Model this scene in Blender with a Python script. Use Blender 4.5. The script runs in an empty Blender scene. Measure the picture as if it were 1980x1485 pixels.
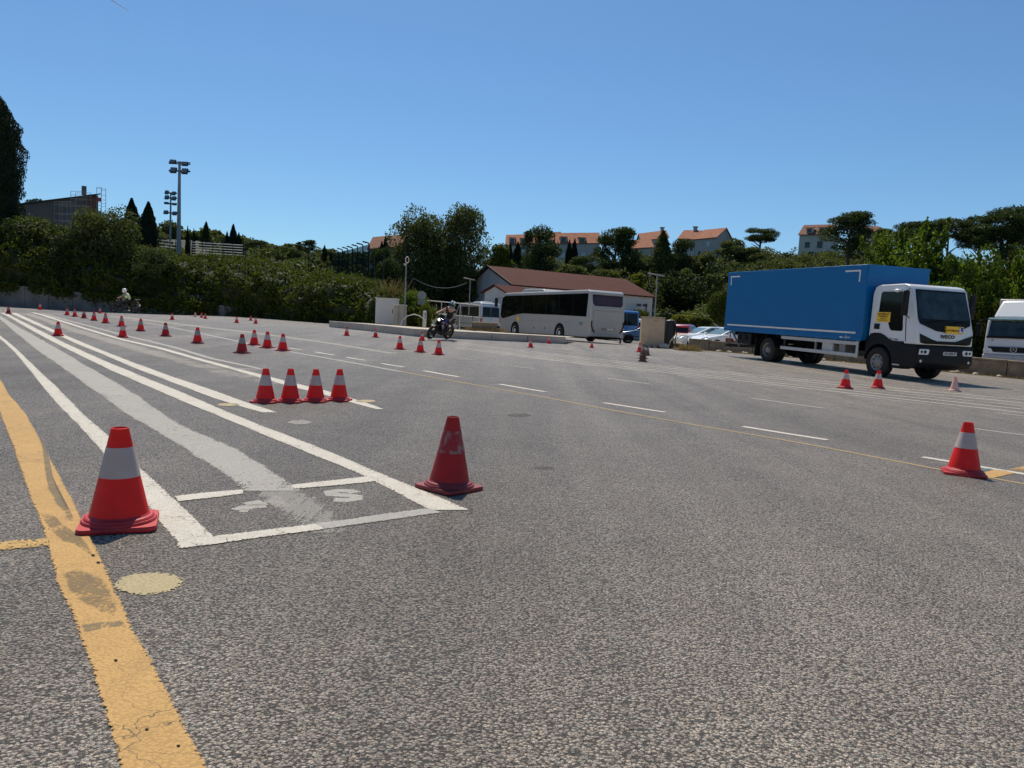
import bpy, math, random
import numpy as np
from mathutils import Vector, Matrix, Quaternion
random.seed(7); rng = np.random.default_rng(11)
scene = bpy.context.scene; COL = scene.collection
R = math.radians

# ------------------------------------------------------------------ camera
F = 1400.0; CX = 990.0; CY = 742.5; CAMH = 1.1
ROLL = math.atan(0.048); PITCH = math.atan((CY - 632.0) * math.cos(ROLL) / F)
fw = Vector((0, math.cos(PITCH), -math.sin(PITCH))); up0 = Vector((0, math.sin(PITCH), math.cos(PITCH))); rt0 = Vector((1, 0, 0))
rt = rt0 * math.cos(ROLL) + up0 * math.sin(ROLL); up = -rt0 * math.sin(ROLL) + up0 * math.cos(ROLL)
cd = bpy.data.cameras.new('camera'); cam = bpy.data.objects.new('camera', cd); COL.objects.link(cam); scene.camera = cam
cd.sensor_fit = 'HORIZONTAL'; cd.sensor_width = 36; cd.lens = F / 1980 * 36; cd.clip_start = 0.1; cd.clip_end = 30000
cam.matrix_world = Matrix(((rt.x, up.x, -fw.x, 0), (rt.y, up.y, -fw.y, 0), (rt.z, up.z, -fw.z, CAMH), (0, 0, 0, 1)))
# ------------------------------------------------------------------ light
SUN_AZ, SUN_EL = R(-14), R(60)          # azimuth from +Y towards +X
world = bpy.data.worlds.new('World'); scene.world = world; world.use_nodes = True
wn = world.node_tree; wn.nodes.clear()
sky = wn.nodes.new('ShaderNodeTexSky'); sky.sky_type = 'NISHITA'; sky.sun_disc = False
sky.sun_elevation = SUN_EL; sky.sun_rotation = SUN_AZ; sky.altitude = 50; sky.air_density = 1.0; sky.dust_density = 0.35; sky.ozone_density = 3.0
bg = wn.nodes.new('ShaderNodeBackground'); bg.inputs['Strength'].default_value = 0.076
wo = wn.nodes.new('ShaderNodeOutputWorld'); tint = wn.nodes.new('ShaderNodeMix'); tint.data_type = 'RGBA'; tint.blend_type = 'MULTIPLY'; tint.inputs[0].default_value = 1.0; tint.inputs[7].default_value = (0.76, 1.03, 1.20, 1)
wn.links.new(sky.outputs[0], tint.inputs[6]); wn.links.new(tint.outputs[2], bg.inputs[0]); wn.links.new(bg.outputs[0], wo.inputs[0])
sl = bpy.data.lights.new('sun', 'SUN'); sl.energy = 5.0; sl.angle = R(0.5); sl.color = (1.0, 0.90, 0.74)
sun = bpy.data.objects.new('sun', sl); COL.objects.link(sun)
sdir = Vector((math.sin(SUN_AZ) * math.cos(SUN_EL), math.cos(SUN_AZ) * math.cos(SUN_EL), math.sin(SUN_EL)))
sun.rotation_euler = (-sdir).to_track_quat('-Z', 'Y').to_euler()
vs = scene.view_settings; vs.view_transform = 'Standard'; vs.look = 'None'; vs.exposure = 0.24; vs.gamma = 1; vs.use_curve_mapping = False
scene.render.engine = 'CYCLES'; scene.cycles.use_denoising = True; scene.cycles.max_bounces = 8; scene.cycles.transparent_max_bounces = 16
scene.cycles.caustics_reflective = False; scene.cycles.caustics_refractive = False

# ------------------------------------------------------------------ lie of the land
def ss(a, b, x):
    t = min(1.0, max(0.0, (x - a) / (b - a))); return t * t * (3 - 2 * t)
def gz(x, y):
    side = 0.15 + 0.85 * ss(-36, -22, x)
    return -0.0147 * max(-80, min(60, x)) + 0.45 * ss(10, 38, y) * side + 0.1 * ss(50, 78, y)
def terr(x, y):
    left = 4.6 * ss(64, 74, y) + 8.5 * ss(112, 185, y) if x > -45 else 4.6 * ss(64, 74, y) + (8.5 + 4.5 * ss(45, 80, -x)) * ss(112, 185, y)
    right = 15.0 * ss(92, 172, y)
    k = ss(-16, -4, x)
    h = left * (1 - k) + right * k
    if x > 22: h += 2.0 * ss(40, 75, y - 0.4 * (x - 22)) * ss(22, 40, x)
    h += 0.0
    far = 22 * ss(230, 420, y)
    return gz(x, y) - 0.25 + h + far * 0.2
def dirp(px, py):
    x = (px - CX) / F; y = -(py - CY) / F
    xr = x * math.cos(ROLL) - y * math.sin(ROLL); yr = x * math.sin(ROLL) + y * math.cos(ROLL)
    return rt0 * xr + up0 * yr + fw
def P(px, py, d):
    v = dirp(px, py); v = v * (d / v.y); return Vector((v.x, v.y, v.z + CAMH))
def G(px, py, dz=0.0):
    v = dirp(px, py); v = v / v.y
    f = lambda t: CAMH + v.z * t - gz(v.x * t, t) - dz
    lo = 0.6; hi = None; t = lo
    while t < 300:
        t2 = t * 1.03
        if f(t2) < 0: hi = t2; lo = t; break
        t = t2
    if hi is None: hi = 300
    for _ in range(40):
        m = (lo + hi) / 2
        if f(m) > 0: lo = m
        else: hi = m
    return Vector((v.x * lo, lo, gz(v.x * lo, lo)))
def GD(px, d):
    """ground point seen in column px at depth d"""
    y = 600
    for _ in range(8):
        p = P(px, y, d); g = gz(p.x, d); y += (p.z - g) * F / d
    p = P(px, y, d); return Vector((p.x, p.y, gz(p.x, p.y)))

# ------------------------------------------------------------------ materials
M = {}
class NT:
    def __init__(s, name):
        s.m = bpy.data.materials.new(name); s.m.use_nodes = True; s.t = s.m.node_tree; s.t.nodes.clear()
        s.out = s.t.nodes.new('ShaderNodeOutputMaterial')
    def n(s, typ, **kw):
        nd = s.t.nodes.new('ShaderNode' + typ)
        for k, v in kw.items():
            if k in nd.inputs: nd.inputs[k].default_value = v
            else: setattr(nd, k, v)
        return nd
    def l(s, a, b): s.t.links.new(a, b)
    def math(s, op, a, b=None, clamp=False):
        nd = s.t.nodes.new('ShaderNodeMath'); nd.operation = op; nd.use_clamp = clamp
        for i, v in enumerate((a, b)):
            if v is None: continue
            if isinstance(v, (int, float)): nd.inputs[i].default_value = v
            else: s.l(v, nd.inputs[i])
        return nd.outputs[0]
    def mix(s, fac, a, b, blend='MIX'):
        nd = s.t.nodes.new('ShaderNodeMix'); nd.data_type = 'RGBA'; nd.blend_type = blend
        for idx, v in ((0, fac), (6, a), (7, b)):
            if isinstance(v, (int, float)): nd.inputs[idx].default_value = v
            elif isinstance(v, tuple): nd.inputs[idx].default_value = (*v, 1) if len(v) == 3 else v
            else: s.l(v, nd.inputs[idx])
        return nd.outputs[2]
    def ramp(s, x, p0, p1, c0=0.0, c1=1.0):
        nd = s.t.nodes.new('ShaderNodeMapRange'); nd.inputs[1].default_value = p0; nd.inputs[2].default_value = p1
        nd.inputs[3].default_value = c0; nd.inputs[4].default_value = c1; nd.clamp = True; s.l(x, nd.inputs[0]); return nd.outputs[0]
    def noise(s, vec, scale, detail=3, rough=0.55):
        nd = s.n('TexNoise'); nd.inputs['Scale'].default_value = scale; nd.inputs['Detail'].default_value = detail; nd.inputs['Roughness'].default_value = rough
        if vec is not None: s.l(vec, nd.inputs['Vector'])
        return nd.outputs[0]
    def coord(s, k='Object'): return s.n('TexCoord').outputs[k]
    def mapping(s, vec, scale=(1, 1, 1), rot=(0, 0, 0)):
        nd = s.n('Mapping'); nd.inputs['Scale'].default_value = scale; nd.inputs['Rotation'].default_value = rot; s.l(vec, nd.inputs[0]); return nd.outputs[0]

def simple(name, col, rough=0.5, metal=0.0, var=0.12, nscale=6.0, bump=0.0, bscale=60.0, coat=0.0, dirt=0.0, dirtcol=(0.16, 0.13, 0.1), spec=0.5, trans=0.0, rvar=0.0):
    t = NT(name); p = t.n('BsdfPrincipled'); c = t.coord()
    n1 = t.noise(c, nscale, 5)
    k = t.ramp(n1, 0.3, 0.7, 1 - var, 1 + var)
    rgb = t.n('RGB'); rgb.outputs[0].default_value = (*col, 1)
    cc = t.n('CombineColor'); [t.l(k, cc.inputs[i]) for i in range(3)]
    colr = t.mix(1.0, rgb.outputs[0], cc.outputs[0], 'MULTIPLY')
    if dirt > 0:
        n2 = t.noise(c, nscale * 0.45, 6, 0.7); colr = t.mix(t.ramp(n2, 0.5, 0.8, 0, dirt), colr, dirtcol)
    t.l(colr, p.inputs['Base Color']); p.inputs['Metallic'].default_value = metal
    if rvar > 0: t.l(t.ramp(n1, 0.3, 0.7, rough - rvar, rough + rvar), p.inputs['Roughness'])
    else: p.inputs['Roughness'].default_value = rough
    p.inputs['Specular IOR Level'].default_value = spec
    p.inputs['Coat Weight'].default_value = coat; p.inputs['Coat Roughness'].default_value = 0.06
    if bump > 0:
        b = t.n('Bump'); b.inputs['Strength'].default_value = bump; b.inputs['Distance'].default_value = 0.01
        t.l(t.noise(c, bscale, 4), b.inputs['Height']); t.l(b.outputs[0], p.inputs['Normal'])
    if trans > 0:
        tr = t.n('BsdfTranslucent'); t.l(colr, tr.inputs[0]); mx = t.n('MixShader'); mx.inputs[0].default_value = trans
        t.l(p.outputs[0], mx.inputs[1]); t.l(tr.outputs[0], mx.inputs[2]); t.l(mx.outputs[0], t.out.inputs[0])
    else: t.l(p.outputs[0], t.out.inputs[0])
    M[name] = t.m; return t.m

def asphalt_nodes(t, c):
    """returns colour, height, gap : chip-seal asphalt, stones about 9 mm"""
    c0 = c; wn_ = t.n('TexNoise'); wn_.inputs['Scale'].default_value = 130; wn_.inputs['Detail'].default_value = 2; t.l(c, wn_.inputs[0])
    sc_ = t.n('VectorMath'); sc_.operation = 'SCALE'; sc_.inputs['Scale'].default_value = 0.012; t.l(wn_.outputs['Color'], sc_.inputs[0]); ad_ = t.n('VectorMath'); ad_.operation = 'ADD'; t.l(c0, ad_.inputs[0]); t.l(sc_.outputs[0], ad_.inputs[1]); cw = ad_.outputs[0]
    fine = t.noise(c0, 330, 2, 0.6)
    big = t.noise(c, 0.16, 4, 0.6); mid = t.noise(c, 1.7, 4, 0.6)
    st = t.mapping(c, (1.3, 0.06, 1), (0, 0, R(-36.5))); streak = t.noise(st, 0.9, 3, 0.55)
    v1 = t.n('TexVoronoi'); v1.inputs['Scale'].default_value = 90; t.l(cw, v1.inputs['Vector'])
    v2 = t.n('TexVoronoi'); v2.inputs['Scale'].default_value = 52; t.l(cw, v2.inputs['Vector'])
    s1 = t.n('SeparateColor'); t.l(v1.outputs['Color'], s1.inputs[0]); s2 = t.n('SeparateColor'); t.l(v2.outputs['Color'], s2.inputs[0])
    stone = t.ramp(s1.outputs[0], 0.0, 1.0, 0.19, 0.43)
    bigst = t.ramp(s2.outputs[1], 0.82, 0.9, 0, 1)
    gap = t.ramp(v1.outputs['Distance'], 0.46, 0.70, 0, 1)
    gap2 = t.ramp(v2.outputs['Distance'], 0.40, 0.55, 1, 0)
    bigm = t.math('MULTIPLY', bigst, gap2)
    val = t.math('MULTIPLY', stone, t.ramp(gap, 0, 1, 1.0, 0.20))
    vb = t.math('MULTIPLY', bigm, 0.13); val = t.math('ADD', val, vb)
    tone = t.math('MULTIPLY', t.ramp(big, 0.3, 0.7, 0.86, 1.13), t.ramp(mid, 0.3, 0.7, 0.90, 1.1))
    tone = t.math('MULTIPLY', tone, t.ramp(streak, 0.35, 0.68, 0.84, 1.15)); sx_ = t.n('SeparateXYZ'); t.l(c0, sx_.inputs[0]); tone = t.math('MULTIPLY', tone, t.ramp(t.math('ADD', sx_.outputs[1], t.math('MULTIPLY', big, 6.0)), 3.5, 24.0, 0.94, 1.42))  # colour brightens towards the far lot, standing in for light scattered at grazing angles
    val = t.math('MULTIPLY', t.math('MULTIPLY', val, tone), t.ramp(fine, 0.3, 0.7, 0.72, 1.28))
    warm = t.mix(s1.outputs[1], (1.46, 1.26, 1.08), (1.52, 1.28, 1.02))
    cool = t.mix(t.ramp(s1.outputs[2], 0.8, 0.95, 0, 0.6), warm, (1.2, 1.3, 1.12))
    cc = t.n('CombineColor'); [t.l(val, cc.inputs[i]) for i in range(3)]
    col = t.mix(1.0, cool, cc.outputs[0], 'MULTIPLY')
    spot = t.ramp(t.noise(c, 0.62, 3, 0.5), 0.70, 0.80, 0, 0.45); col = t.mix(spot, col, (0.055, 0.052, 0.05))
    h = t.math('ADD', t.ramp(v1.outputs['Distance'], 0.0, 0.7, 1, 0), t.math('MULTIPLY', bigm, 0.7))
    h = t.math('ADD', h, t.math('MULTIPLY', s1.outputs[2], 0.8)); h = t.math('ADD', h, t.math('MULTIPLY', fine, 0.35))
    return col, h, gap
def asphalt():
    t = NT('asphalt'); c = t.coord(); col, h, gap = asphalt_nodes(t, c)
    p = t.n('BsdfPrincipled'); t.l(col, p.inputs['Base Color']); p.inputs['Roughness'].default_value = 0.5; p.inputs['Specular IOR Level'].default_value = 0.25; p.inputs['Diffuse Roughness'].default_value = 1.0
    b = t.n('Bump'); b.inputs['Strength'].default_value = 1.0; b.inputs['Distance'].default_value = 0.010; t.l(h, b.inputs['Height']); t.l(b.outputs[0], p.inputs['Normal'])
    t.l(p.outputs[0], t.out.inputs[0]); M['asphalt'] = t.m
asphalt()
def paint(name, col, wear=0.45, film=0.8, crack=True, grime=0.25, streak=0.0):
    """worn road paint: a film that has gone where the mask is 0. vertex attribute 'fade' is 1 on the body and falls towards ragged edges"""
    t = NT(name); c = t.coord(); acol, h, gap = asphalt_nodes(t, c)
    n1 = t.noise(c, 2.4, 6, 0.7); n2 = t.noise(c, 60, 3, 0.6); n3 = t.noise(c, 0.7, 3); n4 = t.noise(t.mapping(c, (14, 0.5, 1), (0, 0, R(-36.5))), 1.0, 5, 0.7)
    m = t.math('ADD', t.math('MULTIPLY', n1, 0.45), t.math('MULTIPLY', n2, 0.35)); m = t.math('ADD', m, t.math('MULTIPLY', n3, 0.25))
    m = t.math('ADD', m, t.math('MULTIPLY', t.math('SUBTRACT', n4, 0.5), 0.15 + streak))
    m = t.math('SUBTRACT', m, t.math('MULTIPLY', gap, 0.11))
    at = t.n('Attribute'); at.attribute_name = 'fade'; m = t.math('ADD', m, t.math('MULTIPLY', t.math('SUBTRACT', at.outputs['Fac'], 1.0), 0.42))
    mask = t.ramp(m, 0.10 + wear * 0.40, 0.18 + wear * 0.40, 0, film)
    pc = t.mix(t.ramp(n1, 0.35, 0.7, 0, grime), col, tuple(x * 0.62 for x in col))
    pc = t.mix(t.ramp(n4, 0.4, 0.7, 0, 0.35), pc, tuple(x * 0.7 for x in col))
    pc = t.mix(t.ramp(n2, 0.2, 0.5, 0.22, 0), pc, tuple(x * 0.55 for x in col)); pc = t.mix(t.math('MULTIPLY', gap, 0.35), pc, tuple(x * 0.4 for x in col))
    if crack:
        w = t.n('VectorMath'); w.operation = 'ADD'; nv = t.n('TexNoise'); nv.inputs['Scale'].default_value = 9; nv.inputs['Detail'].default_value = 4; t.l(c, nv.inputs[0])
        sc = t.n('VectorMath'); sc.operation = 'SCALE'; sc.inputs['Scale'].default_value = 0.16; t.l(nv.outputs['Color'], sc.inputs[0]); t.l(c, w.inputs[0]); t.l(sc.outputs[0], w.inputs[1])
        v = t.n('TexVoronoi'); v.feature = 'DISTANCE_TO_EDGE'; v.inputs['Scale'].default_value = 5.0; t.l(t.mapping(w.outputs[0], (1.0, 1.9, 1), (0, 0, R(20))), v.inputs['Vector'])
        ck = t.math('MULTIPLY', t.ramp(v.outputs['Distance'], 0.004, 0.016, 1, 0), t.ramp(t.noise(c, 1.9, 3), 0.46, 0.58, 0.0, 0.85)); pc = t.mix(ck, pc, (0.07, 0.055, 0.045))
    p = t.n('BsdfPrincipled'); t.l(pc, p.inputs['Base Color']); p.inputs['Roughness'].default_value = 0.75; p.inputs['Specular IOR Level'].default_value = 0.25
    b = t.n('Bump'); b.inputs['Distance'].default_value = 0.005; t.l(h, b.inputs['Height']); b.inputs['Strength'].default_value = 0.45; t.l(b.outputs[0], p.inputs['Normal'])
    tr = t.n('BsdfTransparent'); mx = t.n('MixShader'); t.l(mask, mx.inputs[0]); t.l(tr.outputs[0], mx.inputs[1]); t.l(p.outputs[0], mx.inputs[2]); t.l(mx.outputs[0], t.out.inputs[0]); M[name] = t.m
paint('paint_white', (0.54, 0.515, 0.465), 0.44, 0.93)
paint('paint_worn', (0.45, 0.44, 0.42), 0.33, 0.72, streak=.2)
paint('paint_faded', (0.44, 0.42, 0.39), 0.48, 0.5, False, streak=.5)
paint('paint_ghost', (0.36, 0.355, 0.34), 0.42, 0.55, False, streak=.8)
paint('paint_yellow', (0.48, 0.30, 0.115), 0.24, 0.95, grime=.5)
paint('paint_speckle', (0.20, 0.16, 0.10), 0.78, 0.6, False, streak=.25)
paint('paint_yellow_worn', (0.50, 0.33, 0.12), 0.62, 0.9)
paint('paint_yellow_thin', (0.44, 0.33, 0.17), 0.50, 0.7, False)
paint('paint_cream', (0.44, 0.37, 0.22), 0.30, 0.85, False)
paint('paint_grey', (0.19, 0.165, 0.12), 0.56, 0.6, False, streak=.5)
paint('paint_tar', (0.09, 0.085, 0.08), 0.55, 0.5, False)
paint('paint_teal', (0.10, 0.20, 0.18), 0.4, 0.7, False)

def leafmat(name, c1, c2, trans=0.35, rough=0.65):
    t = NT(name); g = t.n('NewGeometry'); oi = t.n('ObjectInfo'); c = t.coord()
    k = t.math('ADD', t.math('MULTIPLY', g.outputs['Random Per Island'], 0.65), t.math('MULTIPLY', oi.outputs['Random'], 0.35))
    big = t.noise(c, 0.5, 3); col = t.mix(k, c1, c2)
    col = t.mix(t.ramp(big, 0.35, 0.7, 0, 0.45), col, tuple(x * 0.55 for x in c2))
    p = t.n('BsdfPrincipled'); t.l(col, p.inputs['Base Color']); p.inputs['Roughness'].default_value = rough; p.inputs['Specular IOR Level'].default_value = 0.12
    tr = t.n('BsdfTranslucent'); t.l(t.mix(1.0, col, (1.25, 1.2, 0.5), 'MULTIPLY'), tr.inputs[0]); mx = t.n('MixShader'); mx.inputs[0].default_value = trans
    t.l(p.outputs[0], mx.inputs[1]); t.l(tr.outputs[0], mx.inputs[2]); t.l(mx.outputs[0], t.out.inputs[0]); M[name] = t.m
leafmat('leaf_ivy', (0.016, 0.032, 0.006), (0.105, 0.135, 0.022))
leafmat('leaf_dark', (0.015, 0.030, 0.012), (0.040, 0.062, 0.020), 0.2)
leafmat('leaf_pine', (0.022, 0.040, 0.014), (0.070, 0.098, 0.030), 0.25)
leafmat('leaf_olive', (0.034, 0.052, 0.020), (0.120, 0.145, 0.055), 0.35)
leafmat('leaf_bright', (0.045, 0.085, 0.012), (0.125, 0.190, 0.030), 0.45, 0.35)
leafmat('leaf_cypress', (0.010, 0.020, 0.010), (0.024, 0.036, 0.016), 0.1)
leafmat('leaf_yellow', (0.10, 0.12, 0.015), (0.19, 0.20, 0.03), 0.4)
leafmat('straw', (0.16, 0.12, 0.06), (0.30, 0.24, 0.13), 0.2)
leafmat('leaf_brown', (0.06, 0.035, 0.015), (0.12, 0.075, 0.03), 0.2)
simple('bark', (0.10, 0.075, 0.055), 0.9, bump=0.6, bscale=25)
simple('earth', (0.10, 0.085, 0.055), 0.95, var=0.3, nscale=0.6, bump=0.5, bscale=8)
simple('undergrowth', (0.022, 0.030, 0.012), 0.95, var=0.4, nscale=1.2, bump=0.8, bscale=3)
simple('concrete', (0.30, 0.29, 0.27), 0.85, var=0.18, nscale=1.6, bump=0.3, dirt=0.5, dirtcol=(0.12, 0.11, 0.10))
simple('concrete_dark', (0.13, 0.128, 0.125), 0.9, var=0.3, nscale=0.9, bump=0.4, dirt=0.8, dirtcol=(0.035, 0.034, 0.03))
simple('kerb_stone', (0.27, 0.265, 0.255), 0.85, var=0.14, nscale=2, bump=0.25)
simple('wall_stone', (0.20, 0.165, 0.12), 0.92, var=0.3, nscale=2.2, bump=0.7, bscale=22, dirt=0.8, dirtcol=(0.07, 0.06, 0.045))
simple('rubble', (0.45, 0.38, 0.29), 0.9, var=0.2, bump=0.5)
simple('plinth', (0.36, 0.32, 0.26), 0.9, var=0.2, nscale=1, bump=0.4, dirt=0.4)
simple('cone_red', (0.74, 0.018, 0.014), 0.45, var=0.10, nscale=9, dirt=0.35, dirtcol=(0.34, 0.014, 0.018), spec=0.3, trans=0.2)
simple('cone_dark', (0.36, 0.010, 0.012), 0.45, var=0.15, nscale=9, dirt=0.6, dirtcol=(0.12, 0.012, 0.012), spec=0.3, trans=0.12)
simple('cone_base', (0.36, 0.010, 0.016), 0.55, var=0.12, nscale=14, dirt=0.5, dirtcol=(0.26, 0.06, 0.06), bump=0.1)
simple('cone_base_dark', (0.18, 0.012, 0.015), 0.5, var=0.15, nscale=14, dirt=0.6, dirtcol=(0.14, 0.03, 0.03), bump=0.1)
simple('band_white', (0.46, 0.385, 0.36), 0.4, var=0.08, nscale=12, dirt=0.5, dirtcol=(0.36, 0.28, 0.28), trans=0.12)
simple('band_grey', (0.26, 0.23, 0.22), 0.45, var=0.12, nscale=12, dirt=0.6, dirtcol=(0.22, 0.16, 0.16), trans=0.08)
simple('cone_brown', (0.12, 0.055, 0.04), 0.6, var=0.3, nscale=9, dirt=0.5)
simple('cone_pale', (0.55, 0.33, 0.28), 0.6, var=0.1, nscale=9, dirt=0.4, dirtcol=(0.36, 0.22, 0.19))
def torn_band():
    t = NT('band_torn'); c = t.coord(); n = t.noise(t.mapping(c, (1, 1, 0.55)), 26, 4, 0.65); fine = t.noise(c, 160, 3)
    k = t.math('ADD', n, t.math('MULTIPLY', fine, 0.12)); m = t.ramp(k, 0.555, 0.66, 0, 0.8)
    red = t.mix(fine, (0.42, 0.015, 0.015), (0.26, 0.012, 0.012)); wh = t.mix(fine, (0.38, 0.30, 0.29), (0.22, 0.16, 0.155))
    p = t.n('BsdfPrincipled'); t.l(t.mix(m, red, wh), p.inputs['Base Color']); p.inputs['Roughness'].default_value = 0.5
    tr = t.n('BsdfTranslucent'); tr.inputs[0].default_value = (0.4, 0.02, 0.02, 1); mx = t.n('MixShader'); mx.inputs[0].default_value = 0.18
    t.l(p.outputs[0], mx.inputs[1]); t.l(tr.outputs[0], mx.inputs[2]); t.l(mx.outputs[0], t.out.inputs[0]); M['band_torn'] = t.m
torn_band()
simple('truck_blue', (0.001, 0.112, 0.31), 0.34, var=0.05, nscale=1.5, coat=0.0, spec=0.3)
simple('cab_white', (0.62, 0.64, 0.66), 0.30, var=0.04, nscale=2, coat=0.4, dirt=0.15, dirtcol=(0.42, 0.41, 0.38))
simple('bus_white', (0.35, 0.35, 0.34), 0.33, var=0.05, nscale=1, coat=0.3, dirt=0.25, dirtcol=(0.36, 0.33, 0.29))
simple('van_silver', (0.42, 0.45, 0.48), 0.3, var=0.05, metal=0.3, coat=0.5)
simple('car_red', (0.30, 0.008, 0.012), 0.22, var=0.05, coat=0.8)
simple('car_white', (0.75, 0.79, 0.82), 0.25, var=0.04, coat=0.7)
simple('car_blue', (0.015, 0.10, 0.24), 0.25, var=0.05, coat=0.7)
simple('bus_blue', (0.04, 0.15, 0.42), 0.35, var=0.15, nscale=1.2, coat=0.3)
simple('plastic_black', (0.008, 0.008, 0.009), 0.5, var=0.3, spec=0.2)
simple('chassis', (0.006, 0.006, 0.006), 0.7, var=0.3, spec=0.1)
simple('rubber', (0.010, 0.010, 0.010), 0.85, var=0.25, nscale=20, bump=0.2)
simple('rim_grey', (0.20, 0.20, 0.20), 0.5, metal=0.3, var=0.12)
simple('alu', (0.50, 0.50, 0.50), 0.4, metal=0.6, var=0.06)
simple('strip_white', (0.62, 0.62, 0.60), 0.4, var=0.05)
simple('steel', (0.21, 0.22, 0.23), 0.5, metal=0.3, var=0.08)
simple('steel_dark', (0.028, 0.030, 0.031), 0.6, spec=0.3)
simple('green_steel', (0.006, 0.016, 0.013), 0.8, spec=0.1)
simple('glass_dark', (0.003, 0.004, 0.005), 0.05, var=0.0, spec=0.25)
simple('glass_screen', (0.020, 0.034, 0.038), 0.06, var=0.75, nscale=2.6, spec=0.4)
simple('glass_red', (0.045, 0.018, 0.024), 0.10, var=0.2, spec=0.5)
simple('glass_teal', (0.10, 0.16, 0.17), 0.12, var=0.2, spec=0.6)
simple('lamp_clear', (0.62, 0.66, 0.68), 0.12, var=0.35, nscale=30)
simple('lamp_red', (0.35, 0.02, 0.02), 0.25)
simple('lamp_amber', (0.7, 0.25, 0.05), 0.3)
simple('sign_yellow', (0.75, 0.47, 0.015), 0.45, var=0.06)
simple('ink_brown', (0.16, 0.05, 0.01), 0.6)
simple('ink_black', (0.012, 0.012, 0.014), 0.5)
simple('ink_white', (0.75, 0.76, 0.78), 0.5)
simple('ink_blue', (0.02, 0.06, 0.35), 0.4)
simple('plate_grey', (0.55, 0.55, 0.56), 0.45)
simple('cabinet_grey', (0.50, 0.49, 0.47), 0.6, var=0.06, nscale=1.5, dirt=0.2)
simple('cabinet_beige', (0.37, 0.29, 0.20), 0.7, var=0.10, nscale=2, dirt=0.3, dirtcol=(0.2, 0.16, 0.12))
simple('tarp', (0.008, 0.009, 0.012), 0.55, var=0.3, bump=0.5, bscale=12)
simple('render_white', (0.47, 0.46, 0.45), 0.85, var=0.08, nscale=0.6, bump=0.1, dirt=0.2)
simple('render_grey', (0.42, 0.385, 0.34), 0.88, var=0.10, nscale=0.6, dirt=0.3)
simple('render_cream', (0.52, 0.475, 0.40), 0.88, var=0.1, nscale=0.6, dirt=0.25)
simple('render_brown', (0.155, 0.125, 0.11), 0.9, var=0.12, nscale=0.4, dirt=0.3, dirtcol=(0.1, 0.08, 0.07))
simple('brick_red', (0.20, 0.075, 0.05), 0.9, var=0.2, nscale=1.5)
simple('shutter', (0.55, 0.55, 0.54), 0.7)
simple('window_dark', (0.015, 0.018, 0.022), 0.15)
simple('skin', (0.45, 0.25, 0.18), 0.55, var=0.06)
simple('shirt_black', (0.012, 0.012, 0.014), 0.85, var=0.3, nscale=20)
simple('trousers', (0.018, 0.019, 0.025), 0.85, var=0.3, nscale=20)
simple('jacket_grey', (0.20, 0.21, 0.20), 0.8, var=0.15, nscale=12)
simple('vest', (0.52, 0.58, 0.30), 0.7, var=0.1)
simple('helmet_white', (0.72, 0.72, 0.70), 0.2, coat=0.6)
simple('helmet_teal', (0.05, 0.16, 0.17), 0.2, coat=0.6)
simple('moto_blue', (0.008, 0.02, 0.13), 0.22, coat=0.8)
simple('moto_black', (0.008, 0.008, 0.009), 0.4, spec=0.25)
def tiles(name, c1, c2, rows=3.0):
    t = NT(name); c = t.coord('Object'); p = t.n('BsdfPrincipled')
    w = t.n('TexWave'); w.wave_type = 'BANDS'; w.bands_direction = 'X'; w.inputs['Scale'].default_value = rows; w.inputs['Distortion'].default_value = 0.6; t.l(c, w.inputs[0])
    n = t.noise(c, 1.1, 5, 0.7); n2 = t.noise(c, 9, 3)
    col = t.mix(t.ramp(n2, 0.3, 0.7), c1, c2); col = t.mix(t.ramp(n, 0.45, 0.75, 0, 0.6), col, tuple(x * 0.5 for x in c1))
    col = t.mix(t.ramp(w.outputs[1], 0.0, 0.5, 0.35, 0), col, tuple(x * 0.45 for x in c1))
    t.l(col, p.inputs['Base Color']); p.inputs['Roughness'].default_value = 0.85
    b = t.n('Bump'); b.inputs['Strength'].default_value = 0.6; b.inputs['Distance'].default_value = 0.05; t.l(w.outputs[1], b.inputs['Height']); p.inputs['Specular IOR Level'].default_value = 0.15; t.l(b.outputs[0], p.inputs['Normal'])
    t.l(p.outputs[0], t.out.inputs[0]); M[name] = t.m
tiles('roof_orange', (0.25, 0.095, 0.055), (0.38, 0.18, 0.115)); tiles('roof_red', (0.060, 0.015, 0.011), (0.085, 0.022, 0.016)); tiles('roof_brown', (0.15, 0.07, 0.05), (0.25, 0.125, 0.085))
def netmat():
    t = NT('green_net'); c = t.coord(); p = t.n('BsdfPrincipled'); p.inputs['Base Color'].default_value = (0.008, 0.030, 0.023, 1); p.inputs['Roughness'].default_value = 1.0; p.inputs['Specular IOR Level'].default_value = 0.0
    tr = t.n('BsdfTransparent'); mx = t.n('MixShader'); t.l(t.ramp(t.noise(c, 1.5, 3), 0.3, 0.7, 0.72, 0.9), mx.inputs[0]); t.l(tr.outputs[0], mx.inputs[1]); t.l(p.outputs[0], mx.inputs[2]); t.l(mx.outputs[0], t.out.inputs[0]); M['green_net'] = t.m
netmat()
simple('contrail_white', (0.9, 0.9, 0.9), 1.0, var=0)

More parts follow.
